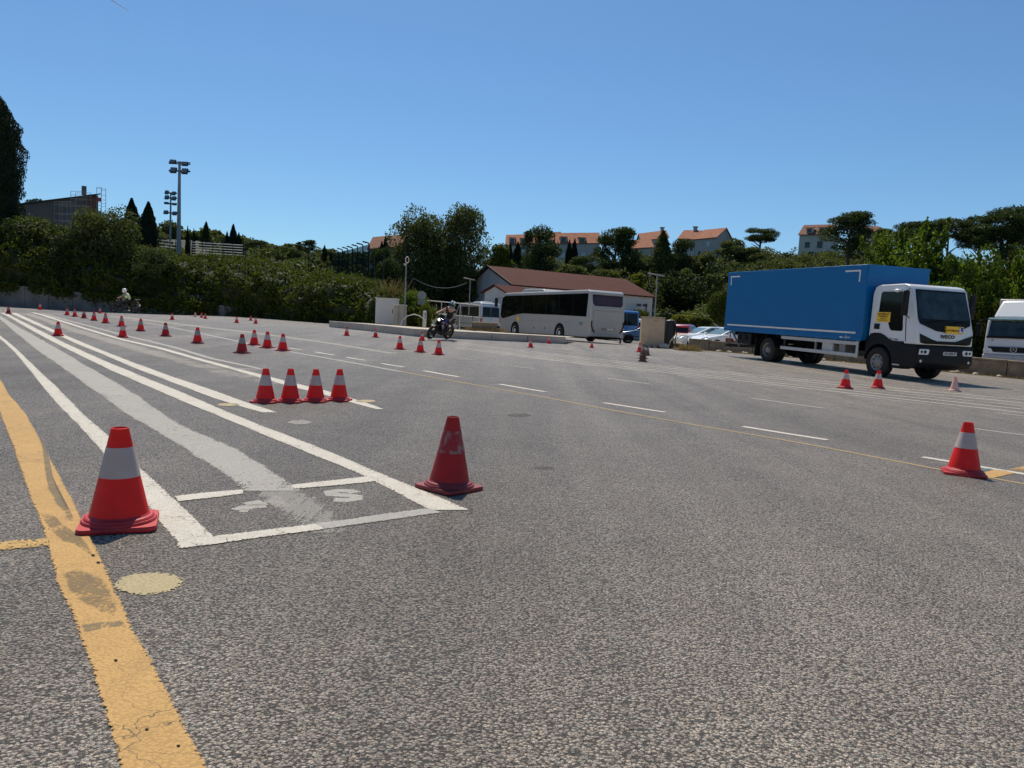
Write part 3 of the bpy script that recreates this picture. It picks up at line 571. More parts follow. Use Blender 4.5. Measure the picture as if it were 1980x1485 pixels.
cones = [
 (231, 822, 1015, 'red', 'large red cone with a dusty white band beside the yellow line, bottom left'),
 (868, 803, 945, 'torn', 'battered dark red cone with a torn white band beside the empty painted bay'),
 (1863, 815, 917, 'red', 'clean red and white cone on the yellow patch at the right edge'),
 (512.9, 712.4, 778, 'red', 'leftmost of the four red cones standing base to base'),
 (560.8, 712.6, 777.5, 'red', 'second from the left of four red cones standing base to base'),
 (609.6, 713.6, 776.5, 'red', 'third from the left of four red cones standing base to base'),
 (655.5, 713.6, 774.5, 'red', 'rightmost of the four red cones standing base to base'),
 (112.4, 622, 649.5, 'red', 'red and white cone between the double white lines at the left, alone'),
 (237.4, 625.7, 652.5, 'red', 'red cone with clean white band standing in front of another cone'),
 (235, 610.8, 631.5, 'greyband', 'red cone half hidden behind the one with the clean white band'),
 (272, 616.3, 640.3, 'greyband', 'red cone with grey band just right of the overlapping pair'),
 (320, 623.9, 650.4, 'dark', 'dark red cone with grey band, sixth of the receding slalom row'),
 (381.8, 633, 664, 'greyband', 'bright red cone with grey band, second nearest of the slalom row'),
 (467.7, 646, 683, 'dark', 'dull dark red cone at the near end of the slalom row'),
 (204, 605.5, 625, 'greyband', 'red cone next behind the overlapping pair in the slalom row'),
 (181.8, 602.2, 620, 'greyband', 'red cone between a dark cone and the overlapping pair'),
 (162.4, 599.6, 615.5, 'dark', 'small dark red cone among the far slalom cones'),
 (144.7, 597.4, 612.5, 'greyband', 'second farthest red cone of the slalom row'),
 (129.8, 595.4, 609.5, 'greyband', 'farthest red cone of the slalom row'),
 (193.2, 595.4, 606, 'red', 'tiny far cone left of the rider in the white helmet'),
 (77.5, 587.3, 599, 'red', 'tiny far cone against the concrete wall at the left'),
 (16.4, 591.6, 607, 'dark', 'dark red cone at the left edge of the picture'),
 (332.8, 605.5, 618.5, 'red', 'small far cone alone, to the right of the rider in the white helmet'),
 (377.5, 604.2, 613, 'pale', 'faint pale cone at the foot of the bank, leftmost of three'),
 (389.6, 605, 614.5, 'greyband', 'middle one of three tiny far cones below the bank'),
 (397, 606, 616.5, 'greyband', 'rightmost of three tiny far cones below the bank'),
 (457.6, 611.8, 624.4, 'red', 'small lone cone left of a pair below the ivy bank'),
 (484.8, 610.5, 620, 'greyband', 'rear cone of the pair below the ivy bank'),
 (494.4, 613.3, 626, 'red', 'front cone of the pair below the ivy bank'),
 (491.4, 638, 667.5, 'red', 'leftmost of three red cones in line behind the dull dark cone'),
 (516.7, 641, 673, 'red', 'middle of three red cones in line behind the dull dark cone'),
 (546.7, 645.2, 678.5, 'red', 'rightmost of three red cones in line behind the dull dark cone'),
 (670.2, 632.3, 649.2, 'red', 'small cone in front of the left end of the kerbed island'),
 (726, 636, 652.5, 'red', 'small cone in front of the white utility cabinet'),
 (772.7, 650, 675.7, 'red', 'red cone left of the pair that overlap near the leaning rider'),
 (812.4, 653.8, 681.3, 'red', 'front one of two overlapping cones left of the leaning motorcycle'),
 (816.2, 642, 658.8, 'red', 'rear one of two overlapping cones left of the leaning motorcycle'),
 (847.7, 657.8, 686.3, 'red', 'red cone directly in front of the leaning motorcycle'),
 (1025.8, 656, 672, 'red', 'small cone in front of the kerb below the middle of the coach'),
 (1061.2, 652, 664.5, 'red', 'small cone touching the kerb below the coach rear wheel'),
 (1144, 660, 672.7, 'red', 'small cone on the asphalt below the rear corner of the coach'),
 (1236.4, 663, 681, 'red', 'narrow red cone against the beige cabinet behind the dark cones'),
 (1634, 715, 751, 'red', 'left one of two red cones in front of the blue truck'),
 (1696.7, 716, 751, 'red', 'right one of two red cones in front of the blue truck'),
 (1845, 728, 756, 'pale', 'faded pinkish cone without band in front of the truck cab'),
 (1251, 669, 687, 'brown', 'dirty brown cone behind the stacked brown cones'),
]
for c in cones:
    kw = {}
    if c[0] == 231: kw = dict(rz=R(24))
    if c[0] == 868: kw = dict(rz=R(52), lean=(0, R(1.5)))
    if c[0] == 1863: kw = dict(rz=R(64))
    if c[0] in (512.9, 560.8, 609.6, 655.5): kw = dict(rz=R(-3))
    cone(*c, **kw)
g = G(1242.5, 699)
for k in range(3):
    s = 30 * g.y / F / .66
    t = thing('traffic_cone', (g.x, g.y, g.z + 0.002 + 0.075 * k * s / .5 * .8), 0, ['bottom cone of the dirty brown stack by the beige cabinet', 'middle cone of the dirty brown stack by the beige cabinet', 'top cone of the dirty brown stack by the beige cabinet'][k], 'traffic cone', 'brown cones stacked on each other')
    t.rotation_euler = (0, 0, 0.4 * k); t.scale = (s, s, s * 1.0)
    for nm, me in zip(('body', 'reflective_band', 'base'), CM['brown']):
        o = bpy.data.objects.new(nm, me); COL.objects.link(o); o.parent = t
# ================================================================== VEHICLES
def wheel(parent, x, y, z, Rr, w, rimr, side, rimmat='rim_grey', bolts=8, dish=0.05, name='wheel'):
    """tyre is the part, rim its sub-part ; side -1 = visible face towards -y"""
    mb = MB(); hw = w / 2
    mb.lathe([(rimr, -hw), (Rr * 0.93, -hw), (Rr, -hw * 0.72), (Rr, hw * 0.72), (Rr * 0.93, hw), (rimr, hw)], 32, 'y', (x, y, z), closed=True)
    for k in (-0.35, 0.0, 0.35): mb.lathe([(Rr + 0.001, k * w - 0.01), (Rr + 0.006, k * w), (Rr + 0.001, k * w + 0.01)], 32, 'y', (x, y, z))
    t = mb.build(name, 'rubber', parent, smooth=True, ang=30)
    mb = MB(); s = side; f = hw * s
    mb.lathe([(rimr * 1.0, f * 0.98), (rimr * 0.93, f * 0.9), (rimr * 0.80, f - s * dish * 1.8), (rimr * 0.52, f - s * dish * 1.2), (rimr * 0.42, f - s * dish * 0.2), (rimr * 0.2, f), (0.001, f + s * 0.005)], 24, 'y', (x, y, z))
    for k in range(bolts):
        a = 2 * math.pi * k / bolts; bx, bz = x + math.cos(a) * rimr * .6, z + math.sin(a) * rimr * .6
        mb.tube((bx, y + f - s * dish * 1.2, bz), (bx, y + f - s * dish * 1.2 + s * 0.03, bz), rimr * .055, n=6)
    mb.build('rim', rimmat, t, smooth=True, ang=40)
    mb = MB()
    for k in range(bolts):
        a = 2 * math.pi * (k + .5) / bolts; bx, bz = x + math.cos(a) * rimr * .72, z + math.sin(a) * rimr * .72
        mb.tube((bx, y + f - s * dish * 1.6, bz), (bx, y + f - s * dish * 1.3, bz), rimr * .10, n=8)
    mb.build('rim_hole', 'chassis', t)
    return t
def arc_pts(cx, cz, r, a0, a1, n=10): return [(cx + r * math.cos(R(a0 + (a1 - a0) * i / n)), cz + r * math.sin(R(a0 + (a1 - a0) * i / n))) for i in range(n + 1)]
FRONT = (R(90), 0, R(90)); RSIDE = (R(90), 0, 0); LSIDE = (R(90), 0, R(180)); REAR = (R(90), 0, R(-90))

# ---- blue box lorry : x forward, origin below the front of the box on the centre line
c0 = Vector((11.56, 24.3, 0)); hd = Vector((math.sin(R(15.9)), -math.cos(R(15.9)), 0)); lt = Vector((-hd.y, hd.x, 0)); o = c0 + lt * 1.27
tr = thing('box_truck', (o.x, o.y, gz(o.x, o.y) - 0.0), math.atan2(hd.y, hd.x), 'blue box lorry with a white cab and yellow driving school signs', 'truck')
zr = gz(*(o - hd * 5).xy); zf = gz(*(o + hd * .6).xy); pit = math.atan2(zf - zr, 5.6)
tr.rotation_euler = (0, -pit, math.atan2(hd.y, hd.x)); tr.location.z = zf - 0.6 * math.sin(pit)
W2 = 1.27; L = 8.35; ZB, ZT = 1.16, 3.66
MB().box(-L, 0, -W2, W2, ZB, ZT).build('cargo_box', 'truck_blue', tr, bevel=0.035)
m = MB(); m.box(-L - .012, .012, -W2 - .012, -W2 + .05, ZT - .055, ZT + .015); m.box(-L - .012, .012, W2 - .05, W2 + .012, ZT - .055, ZT + .015); m.box(-.05, .014, -W2 + .05, W2 - .05, ZT - .055, ZT + .015); m.box(-L - .014, -L + .05, -W2 + .05, W2 - .05, ZT - .055, ZT + .015)
m.build('roof_edge', 'truck_blue', tr, bevel=0.012)
m = MB(); m.box(-L, 0.0, -W2 - .01, -W2 + .04, ZB - .03, ZB + .10); m.box(-L, 0.0, W2 - .04, W2 + .01, ZB - .03, ZB + .10); m.build('skirt_rail', 'truck_blue', tr, bevel=0.01)
MB().box(-L + .25, -.28, -W2 - .004, -W2, ZB + .205, ZB + .265).build('reflective_strip', 'strip_white', tr)
for x0, x1, xv in ((-1.05, -.32, -.32), (-L + .22, -L + .92, -L + .28)):
    m = MB(); m.box(x0, x1, -W2 - .004, -W2, ZT - .21, ZT - .155); m.box(xv - .028 if xv < -2 else xv - .055, xv + .028 if xv < -2 else xv, -W2 - .0045, -W2, ZT - .55, ZT - .21); m.build('corner_marking', 'strip_white', tr)
m = MB(); y_ = -W2 - .014; m.box(-1.0, -.88, y_ - .002, y_, ZB + .035, ZB + .085); m.box(-.74, -.46, y_ - .002, y_, ZB + .072, ZB + .084); m.box(-.70, -.67, y_ - .002, y_, ZB + .10, ZB + .125)
for k in range(5): m.slab([(-.87 + k * .07, y_, ZB + .03), (-.845 + k * .07, y_, ZB + .03), (-.815 + k * .07, y_, ZB + .075), (-.84 + k * .07, y_, ZB + .075)], (0, -.002, 0))
m.build('maker_mark', 'strip_white', tr)
# chassis
m = MB()
for s in (-1, 1): m.box(-L + .2, 1.3, s * .42 - .05, s * .42 + .05, .78, 1.0)
for x in (-8.0, -6.2, -4.2, -2.8, -1.4, 0): m.box(x - .06, x + .06, -.4, .4, .8, .98)
for x in [-.3 - .72 * i for i in range(11)]: m.box(x - .04, x + .04, -1.2, 1.2, 1.0, 1.13)
m.build('chassis_frame', 'chassis', tr)
m = MB(); m.tube((-5.2, -1.0, .5), (-5.2, 1.0, .5), .11); m.ell((-5.2, 0, .5), .24, .26, .24); m.tube((.62, -1.0, .48), (.62, 1.0, .48), .08); m.build('axle', 'chassis', tr, smooth=True)
for s in (-1, 1):
    wheel(tr, .62, s * .98, .49, .49, .27, .27, s, dish=.02)
    wheel(tr, -5.2, s * 1.06, .49, .49, .27, .27, s, dish=.10); wheel(tr, -5.2, s * .76, .49, .49, .25, .25, s, dish=.10)
    m = MB(); pts = arc_pts(-5.2, .49, .60, 20, 160) ; n = len(pts)
    m.grid(lambda u, v: (-5.2 + .62 * math.cos(R(15 + 150 * u)), s * (.62 + .62 * v), .49 + .62 * math.sin(R(15 + 150 * u))), 12, 1); m.build('mudguard', 'plastic_black', tr, smooth=True)
    MB().box(-6.02, -5.98, s * .66, s * 1.2, .18, .95).build('mud_flap', 'plastic_black', tr)
# underrun guard, visible side
for s in (-1, 1):
    y = s * 1.21
    for z in (.58, .98): MB().box(-4.3, -.14, y - .02, y + .02, z, z + .12).build('side_rail', 'alu', tr, bevel=.006)
    MB().box(-.24, -.14, y - .024, y + .024, .56, 1.12).build('guard_post', 'alu', tr, bevel=.006)
    for x in (-4.1, -2.3, -1.35, -.8): MB().box(x - .03, x + .03, y - s * .02 - .03, y - s * .02 + .03, .6, 1.12).build('guard_post', 'steel_dark' if x < -3 else 'steel', tr)
MB().box(-2.0, -1.45, -1.17, -.62, .66, 1.02).build('battery_box', 'alu', tr, bevel=.02)
MB().box(-1.15, -.85, -1.15, -.65, .66, 1.02).build('air_tank_box', 'steel', tr, bevel=.02)
m = MB(); m.tube((-1.3, 1.0, .75), (-3.4, 1.0, .75), .27, n=20); m.build('fuel_tank', 'steel', tr, smooth=True)
MB().box(-7.35, -6.35, -1.2, -.7, .62, 1.1).build('pallet_box', 'plastic_black', tr, bevel=.03)
m = MB(); [m.box(-7.2 + k * .45, -7.05 + k * .45, -1.215, -1.2, .82, 1.0) for k in (0, 1)]; m.build('box_latch', 'chassis', tr)
MB().box(-8.38, -8.22, -1.15, 1.15, .42, .56).build('rear_bumper', 'steel_dark', tr, bevel=.01)
m = MB(); m.tube((-8.1, -.9, .95), (-7.6, -.9, .5), .04); m.tube((-8.1, .9, .95), (-7.6, .9, .5), .04); m.box(-8.35, -8.25, -1.1, -.9, .62, .8); m.tube((-8.3, -.95, 1.1), (-8.3, -.95, .5), .03); m.build('tail_lift', 'steel', tr)
MB().box(-8.30, -8.26, -1.17, -.78, .62, .78).build('tail_light', 'lamp_red', tr)
# cab
CW = 1.07
def wpt(x, z): return (x, z)
prof = [(.10, 1.22), (.12, 2.70), (.20, 2.93), (.34, 3.0), (1.40, 3.03), (1.62, 2.98), (1.74, 2.84), (2.06, 1.78), (2.12, 1.60), (2.14, 1.16), (1.30, 1.16), (1.26, 1.22)]
cab = MB().prism(prof, -CW, CW).build('cab', 'cab_white', tr, bevel=0.07, seg=4)
# black lower cab : wheel arch, step, bumper
def arch(s):
    m = MB(); pts = [(.02, 1.22), (.02, .60)] + [(.62 + .60 * math.cos(R(a)), .49 + .60 * math.sin(R(a))) for a in range(175, -1, -12)] + [(1.24, .36), (1.62, .36), (1.62, 1.22)]
    y0, y1 = (s * (CW + .02), s * (CW - .35)) if s > 0 else (s * (CW + .02), s * (CW - .35)); m.prism(pts, min(y0, y1), max(y0, y1)); return m.build('wheel_arch_panel', 'plastic_black', tr, bevel=.012)
for s in (-1, 1):
    arch(s)
    MB().box(1.30, 1.58, s * (CW + .03) - .03, s * (CW + .03) + .01, .46, .50).build('step', 'alu', tr)
    # raised black arch above the wheel
    m = MB(); pts = [(.10, 1.215), (.10, 1.26), (.2, 1.40), (.36, 1.44), (.62, 1.44), (.80, 1.38), (1.12, 1.215)]; m.prism(pts, s * (CW + .012) - .006, s * (CW + .012) + .006); m.build('arch_trim', 'plastic_black', tr)
m = MB(); m.prism([(1.4, .42), (1.4, 1.155), (2.15, 1.155), (2.20, 1.0), (2.20, .58), (2.08, .42)], -CW - .03, CW + .03); m.build('bumper', 'plastic_black', tr, bevel=.05, seg=3)
def fz(z):  # x of the windscreen plane at height z
    return 1.74 + (2.84 - z) / (2.84 - 1.78) * (2.06 - 1.74)
def fpoly(yz, off, th=.012):
    nrm = Vector((1.06, 0, .32)).normalized(); return [Vector((fz(z), y, z)) + nrm * off for y, z in yz], nrm * th
def fpanel(name, yz, off, mat, th=.012):
    p, t = fpoly(yz, off, th); return MB().slab(p, t).build(name, mat, tr)
fpanel('windscreen_surround', [(-.97, 2.86), (.97, 2.86), (1.02, 2.0), (1.00, 1.86), (.45, 1.80), (-.45, 1.80), (-1.00, 1.86), (-1.02, 2.0)], .002, 'plastic_black', .006)
ws = fpanel('windscreen', [(-.93, 2.80), (.93, 2.80), (.985, 2.02), (.93, 1.96), (-.93, 1.96), (-.985, 2.02)], .008, 'glass_screen', .006)
# black V below the glass
m = MB(); yz = [(-1.0, 1.86), (-.45, 1.80), (.45, 1.80), (1.0, 1.86), (.96, 1.80), (.40, 1.60), (.12, 1.57), (-.12, 1.57), (-.40, 1.60), (-.96, 1.80)]
def bz(z): return 2.06 + (1.78 - z) / (1.78 - 1.60) * .06 if z < 1.78 else fz(z)
m.slab([Vector((bz(z) + .010, y, z)) for y, z in yz], Vector((.008, 0, 0))); m.build('wiper_panel', 'plastic_black', tr)
for y0, y1 in ((-.75, -.05), (.1, .8)):
    m = MB(); a = Vector((fz(1.88) + .05, y0, 1.84)); b = Vector((fz(1.95) + .035, y1, 1.93)); m.tube(a, b, .009); m.tube(b, b + (a - b) * .6 + Vector((0.0, 0, .02)), .012); m.build('wiper', 'chassis', tr)
def wide(name, yz, x, mat, th=.01, parent=None): return MB().slab([Vector((x, y, z)) for y, z in yz], Vector((th, 0, 0))).build(name, mat, parent or tr)
gr = wide('grille', [(-1.02, 1.50), (-.55, 1.34), (-.35, 1.29), (.35, 1.29), (.55, 1.34), (1.02, 1.50), (.96, 1.22), (.80, 1.19), (-.80, 1.19), (-.96, 1.22)], 2.146, 'plastic_black', .012)
m = MB(); [m.box(2.158, 2.166, -.85, .85, 1.205 + k * .028, 1.212 + k * .028) for k in range(3)]; m.build('grille_bar', 'chassis', gr)
text('IVECO', tr, (2.155, .06, 1.43), FRONT, .15, 'ink_black', sx=1.25, bold=.004)
b = MB().box(2.10, 2.175, -.04, .62, 1.545, 1.77).build('driving_school_sign', 'sign_yellow', tr, bevel=.006)
text('AUTOŠKOLA', b, (2.179, .20, 1.635), FRONT, .085, 'ink_brown', sx=.95, bold=.002)
MB().box(2.175, 2.179, .44, .59, 1.575, 1.75).build('sign_panel', 'ink_blue', b); m = MB(); m.box(2.179, 2.183, .455, .485, 1.59, 1.735); m.box(2.179, 2.183, .485, .565, 1.59, 1.62); m.build('letter', 'ink_white', b)
pl = MB().box(2.20, 2.212, -.10, .42, .86, .97).build('number_plate', 'plate_grey', tr); text('DU·250-IT', pl, (2.215, .16, .915), FRONT, .10, 'ink_black', bold=.002)
for s in (-1, 1):
    h = wide('headlight', [(s * 1.02, 1.03), (s * .66, 1.03), (s * .64, .96), (s * .68, .86), (s * 1.04, .86)], 2.195, 'lamp_clear', .012)
    m = MB(); m.lathe([(.055, 0), (.045, .006), (.02, .01), (.001, .012)], 14, 'x', (2.207, s * .80, .945)); m.lathe([(.045, 0), (.03, .008), (.001, .012)], 14, 'x', (2.207, s * .93, .945)); m.build('lamp_reflector', 'steel_dark', h, smooth=True)
    m = MB(); m.lathe([(.045, 0), (.04, .01), (.001, .012)], 12, 'x', (2.198, s * .93, .66)); m.build('fog_lamp', 'lamp_clear', tr, smooth=True)
    # mirrors
    m = MB(); m.tube((1.60, s * CW, 2.86), (1.78, s * 1.30, 2.80), .014); m.tube((1.72, s * CW, 1.95), (1.78, s * 1.30, 2.1), .014); m.build('mirror_arm', 'plastic_black', tr)
    m = MB(); m.box(1.70, 1.80, s * 1.30 - .10, s * 1.30 + .10, 2.02, 2.80); m.build('mirror', 'plastic_black', tr, bevel=.035)
    # door, side window, handle
    y = s * (CW + .004); 
    def side(name, xz, off, mat, th=.006, par=tr): 
        yy = s * (CW + off); return MB().prism(xz, min(yy, yy + s * th), max(yy, yy + s * th)).build(name, mat, par)
    dr = side('door', [(.30, 1.46), (.32, 2.78), (.42, 2.88), (1.42, 2.88), (1.50, 2.80), (1.66, 1.24), (1.20, 1.24), (1.0, 1.42), (.75, 1.46)], .002, 'cab_white', .010)
    side('door_seam', [(1.665, 1.24), (1.505, 2.82), (1.53, 2.84), (1.69, 1.24)], .0015, 'steel_dark', .004)
    side('side_window', [(.46, 2.05), (.50, 2.72), (.56, 2.78), (1.36, 2.78), (1.42, 2.72), (1.53, 1.58), (1.48, 1.54), (1.08, 1.54), (1.0, 1.60), (.84, 1.93)], .014, 'glass_dark', .006, dr)
    side('handle', [(.34, 1.56), (.34, 1.74), (.56, 1.74), (.56, 1.56)], .014, 'plastic_black', .02, dr)
    m = MB(); m.ell((1.32, s * (CW + .18), 2.80), .12, .07, .055); m.tube((1.32, s * CW, 2.84), (1.32, s * (CW + .16), 2.80), .015); m.build('ramp_mirror', 'cab_white' if s < 0 else 'plastic_black', tr, smooth=True)
sg = MB().box(.40, .98, -CW - .030, -CW - .014, 1.80, 2.12).build('door_sign', 'sign_yellow', tr, bevel=.004)
text('AUTOŠKOLA', sg, (.69, -CW - .033, 2.05), RSIDE, .085, 'ink_brown', sx=.95, bold=.002); text('TEHNOLLA', sg, (.69, -CW - .033, 1.975), RSIDE, .07, 'ink_brown', sx=1.0, bold=.002)
m = MB(); m.box(.58, .80, -CW - .034, -CW - .031, 1.90, 1.92); m.box(.47, .90, -CW - .034, -CW - .031, 1.862, 1.874); m.box(.52, .86, -CW - .034, -CW - .031, 1.835, 1.845); m.build('small_print', 'ink_brown', sg)
text('Euro Cargo', tr, (1.22, -CW - .016, 1.28), RSIDE, .07, 'ink_black')
m = MB(); m.box(1.50, 1.58, -CW - .02, -CW - .005, 1.34, 1.37); m.build('side_repeater', 'lamp_clear', tr)
m = MB(); m.box(.9, 1.5, -.75, -.15, 1.7, 2.75); m.box(.9, 1.5, .15, .75, 1.7, 2.75); 
m = MB(); m.box(.0, .12, -.9, -.3, 1.25, 2.6); m.tube((.05, -.95, .6), (.05, -.95, 2.4), .05); m.build('intake_stack', 'chassis', tr)

# ---- coach
def window_side(mbody, parent, poly, y, s, mat, name, th=.012):
    yy = s * y; return MB().prism(poly, min(yy, yy + s * th), max(yy, yy + s * th)).build(name, mat, parent)
bh = Vector((-math.sin(R(28.5)), math.cos(R(28.5)), 0)); bl = Vector((-bh.y, bh.x, 0)); rl = P(1142, 600, 43); o = Vector((rl.x, rl.y, 0)) - bl * 1.25
bs = thing('coach', (o.x, o.y, 0), math.atan2(bh.y, bh.x), 'long white coach parked behind the kerb with black side windows', 'bus')
bs.location.z = gz(o.x, o.y) + 0.03
BL, BW, BT = 11.6, 1.25, 3.12
MB().prism([(0.0, .38), (-.04, 1.0), (0.0, 2.2), (.12, 2.98), (.30, BT), (BL - .7, BT), (BL - .25, 2.9), (BL, 1.3), (BL, .42), (BL - .2, .30), (.3, .30)], -BW, BW).build('body', 'bus_white', bs, bevel=.07, seg=3)
for s in (-1, 1):
    window_side(bs, bs, [(.42, 1.52), (.30, 2.9), (BL - .75, 2.9), (BL - .28, 2.75), (BL - .08, 1.45), (BL - .45, 1.28), (BL - 2.6, 1.60), (BL - 3.4, 1.66), (4, 1.60)], BW, s, 'glass_dark', 'window_band')
    for k, x in enumerate((1.9, 3.5, 5.1, 6.7, 8.2)): window_side(bs, bs, [(x, 1.62), (x, 2.85), (x + .035, 2.85), (x + .035, 1.62)], BW + .012, s, 'plastic_black', 'window_divider', .004)
    for x in (2.2, 3.3, 4.6, 5.8, 7.0, 8.2): window_side(bs, bs, [(x, .42), (x, 1.35), (x + .012, 1.35), (x + .012, .42)], BW, s, 'steel', 'panel_seam', .002)
    window_side(bs, bs, [(.5, 1.18), (.5, 1.195), (BL - 1, 1.195), (BL - 1, 1.18)], BW, s, 'steel', 'panel_seam', .002)
    for x in (BL - 2.35, 3.35):
        window_side(bs, bs, [(x - .60, .30)] + [(x + .60 * math.cos(R(a)), .50 + .60 * math.sin(R(a))) for a in range(180, -1, -15)] + [(x + .60, .30)], BW - .002, s, 'chassis', 'wheel_arch', .010)
        wheel(bs, x, s * (BW - .10), .48, .48, .27, .29, s, 'strip_white', 10, .05)
    for x in (5.2, 6.6): window_side(bs, bs, [(x + .06 * math.cos(R(a)), .72 + .06 * math.sin(R(a))) for a in range(0, 360, 30)], BW + .001, s, 'chassis', 'vent', .004)
window_side(bs, bs, [(BL - 2.75 + .2 * math.cos(R(a)), 1.30 + .2 * math.sin(R(a))) for a in range(0, 360, 24)], BW + .003, 1, 'sign_yellow', 'round_sticker', .004)
window_side(bs, bs, [(.75, 1.0), (.75, 1.2), (1.15, 1.2), (1.15, 1.0)], BW + .003, 1, 'steel', 'fuel_grille', .004)
def rear(name, yz, x, mat, th=.01, par=None): return MB().slab([Vector((x(z) if callable(x) else x, y, z)) for y, z in yz], Vector((-th, 0, 0))).build(name, mat, par or bs)
rx = lambda z: -.04 + (z - 1.0) / 1.2 * .04 if z < 2.2 else (z - 2.2) / .78 * .12
rx2 = lambda z: rx(z) - .004
rear('rear_window', [(-1.10, 2.84), (1.10, 2.84), (1.08, 2.35), (.98, 2.18), (-.98, 2.18), (-1.08, 2.35)], lambda z: rx(z) - .002, 'plastic_black', .01)
rw = rear('rear_glass', [(-1.03, 2.78), (1.03, 2.78), (1.0, 2.36), (.92, 2.24), (-.92, 2.24), (-1.0, 2.36)], lambda z: rx(z) - .013, 'glass_red', .006)
rear('spoiler', [(-1.0, 2.96), (1.0, 2.96), (1.0, 2.87), (-1.0, 2.87)], lambda z: rx(z) - .02, 'bus_white', .05)
rear('ledge', [(-1.1, 2.08), (1.1, 2.08), (1.1, 1.93), (-1.1, 1.93)], lambda z: rx(z) + .0, 'bus_white', .035)
eh = rear('engine_hatch', [(-1.02, 1.88), (1.02, 1.88), (1.02, .95), (.92, .72), (-.92, .72), (-1.02, .95)], lambda z: -.035, 'bus_white', .02)
m = MB(); m.box(-.062, -.055, -.55, .45, .74, .90); m.build('plate_recess', 'steel', eh); MB().box(-.068, -.062, -.45, .05, .77, .87).build('number_plate', 'plate_grey', eh)
for s in (-1, 1):
    rear('tail_light', [(s * 1.12, 1.32), (s * 1.19, 1.25), (s * 1.20, .98), (s * 1.10, .72), (s * .96, .60), (s * .90, .62), (s * 1.04, .80), (s * 1.11, 1.0)], lambda z: -.03, 'plastic_black', .03)
    rear('lamp', [(s * 1.17, 1.0), (s * 1.19, .95), (s * 1.12, .76), (s * 1.09, .78)], lambda z: -.061, 'lamp_red', .004)
m = MB(); m.box(-.06, .2, -1.2, 1.2, .36, .58); m.build('rear_bumper', 'bus_white', bs, bevel=.05)
m = MB(); m.prism([(6.0, BT - .01), (6.3, BT + .20), (8.2, BT + .26), (9.0, BT + .2), (9.4, BT - .01)], -.85, .85); m.build('roof_unit', 'bus_white', bs, bevel=.05)
MB().box(.1, BL - .5, -1.15, 1.15, .22, .34).build('underbody', 'chassis', bs)
m = MB(); m.tube((BL - .1, 1.2, 2.8), (BL + .35, 1.42, 2.75), .02); m.box(BL + .28, BL + .40, 1.34, 1.54, 2.1, 2.75); m.build('mirror', 'plastic_black', bs, bevel=.03)
for s in (-1, 1):
    m = MB(); [m.box(1.2 + 1.25 * k, 1.35 + 1.25 * k, s * .85 - .25, s * .85 + .25, 1.3, 2.1) for k in range(8)]; 

# ---- generic van
def van(loc, rz, Lx, W, H, paintm, label, name, winL=(.5, 4.2), rearwin=True, band=(1.25, 1.95), cat='van', glass='glass_dark', hood=True, sides=(1,), bump='plastic_black'):
    t = thing(name, loc, rz, label, cat); w = W / 2
    if hood: pr = [(0, .34), (-.02, 1.1), (.10, H - .12), (.25, H), (Lx - 2.1, H), (Lx - 1.5, H - .18), (Lx - .75, 1.35), (Lx - .1, 1.12), (Lx, .9), (Lx, .36), (Lx - .2, .3), (.2, .3)]
    else: pr = [(0, .34), (-.02, 1.1), (.08, H - .12), (.22, H), (Lx - .5, H), (Lx - .2, H - .2), (Lx, 1.2), (Lx, .36), (Lx - .2, .3), (.2, .3)]
    MB().prism(pr, -w, w).build('body', paintm, t, bevel=.09, seg=4)
    for s in (-1, 1):
        yy = s * w
        def pn(name, poly, off, th, mat): a = yy + s * off; return MB().prism(poly, min(a, a + s * th), max(a, a + s * th)).build(name, mat, t)
        b0, b1 = band; pn('side_window', [(winL[0], b0), (winL[0] + .08, b1), (winL[1], b1), (winL[1], b0)], .002, .008, glass)
        if hood: pn('cab_window', [(winL[1] + .15, b0), (winL[1] + .15, b1), (Lx - 1.75, b1), (Lx - 1.05, b0 + .02)], .002, .008, glass)
        for x in (Lx * .17 + .15, Lx - .95):
            pn('wheel_arch', [(x - .42, .3)] + [(x + .42 * math.cos(R(a)), .34 + .42 * math.sin(R(a))) for a in range(180, -1, -20)] + [(x + .42, .3)], -.002, .008, 'chassis')
            wheel(t, x, s * (w - .08), .34, .34, .22, .20, s, 'rim_grey', 6, .03)
        pn('side_moulding', [(.3, .66), (.3, .76), (Lx - 1.5, .76), (Lx - 1.5, .66)], .001, .01, 'steel')
        MB().box(-.035, .02, s * (w - .06) - .07, s * (w - .06) + .07, .85, 1.35).build('tail_light', 'lamp_red', t)
    if rearwin:
        for s in (-1, 1): MB().slab([Vector((.02, s * .04, b0 - .02)), Vector((.02, s * (w - .16), b0 - .02)), Vector((.07, s * (w - .2), b1 - .02)), Vector((.07, s * .04, b1 - .02))], Vector((-.05, 0, 0))).build('rear_window', glass, t)
        MB().box(-.03, -.0, -.006, .006, .5, H - .2).build('door_seam', 'steel_dark', t)
    MB().box(-.06, .1, -w + .06, w - .06, .36, .58).build('rear_bumper', bump, t, bevel=.03)
    MB().box(-.075, -.06, -.26, .26, .44, .55).build('number_plate', 'plate_grey', t)
    return t
vh = R(90 + 27)
p = GD(950, 66); v1 = van((p.x - .1, p.y, p.z), vh, 6.9, 2.0, 2.62, 'van_silver', 'silver minibus with dark windows parked left of the coach', 'minibus', (.45, 4.4), band=(1.35, 2.25))
m = MB(); m.prism([(.9, 2.61), (1.0, 2.75), (2.6, 2.75), (2.8, 2.61)], -.6, .6); m.build('roof_unit', 'cab_white', v1, bevel=.04)
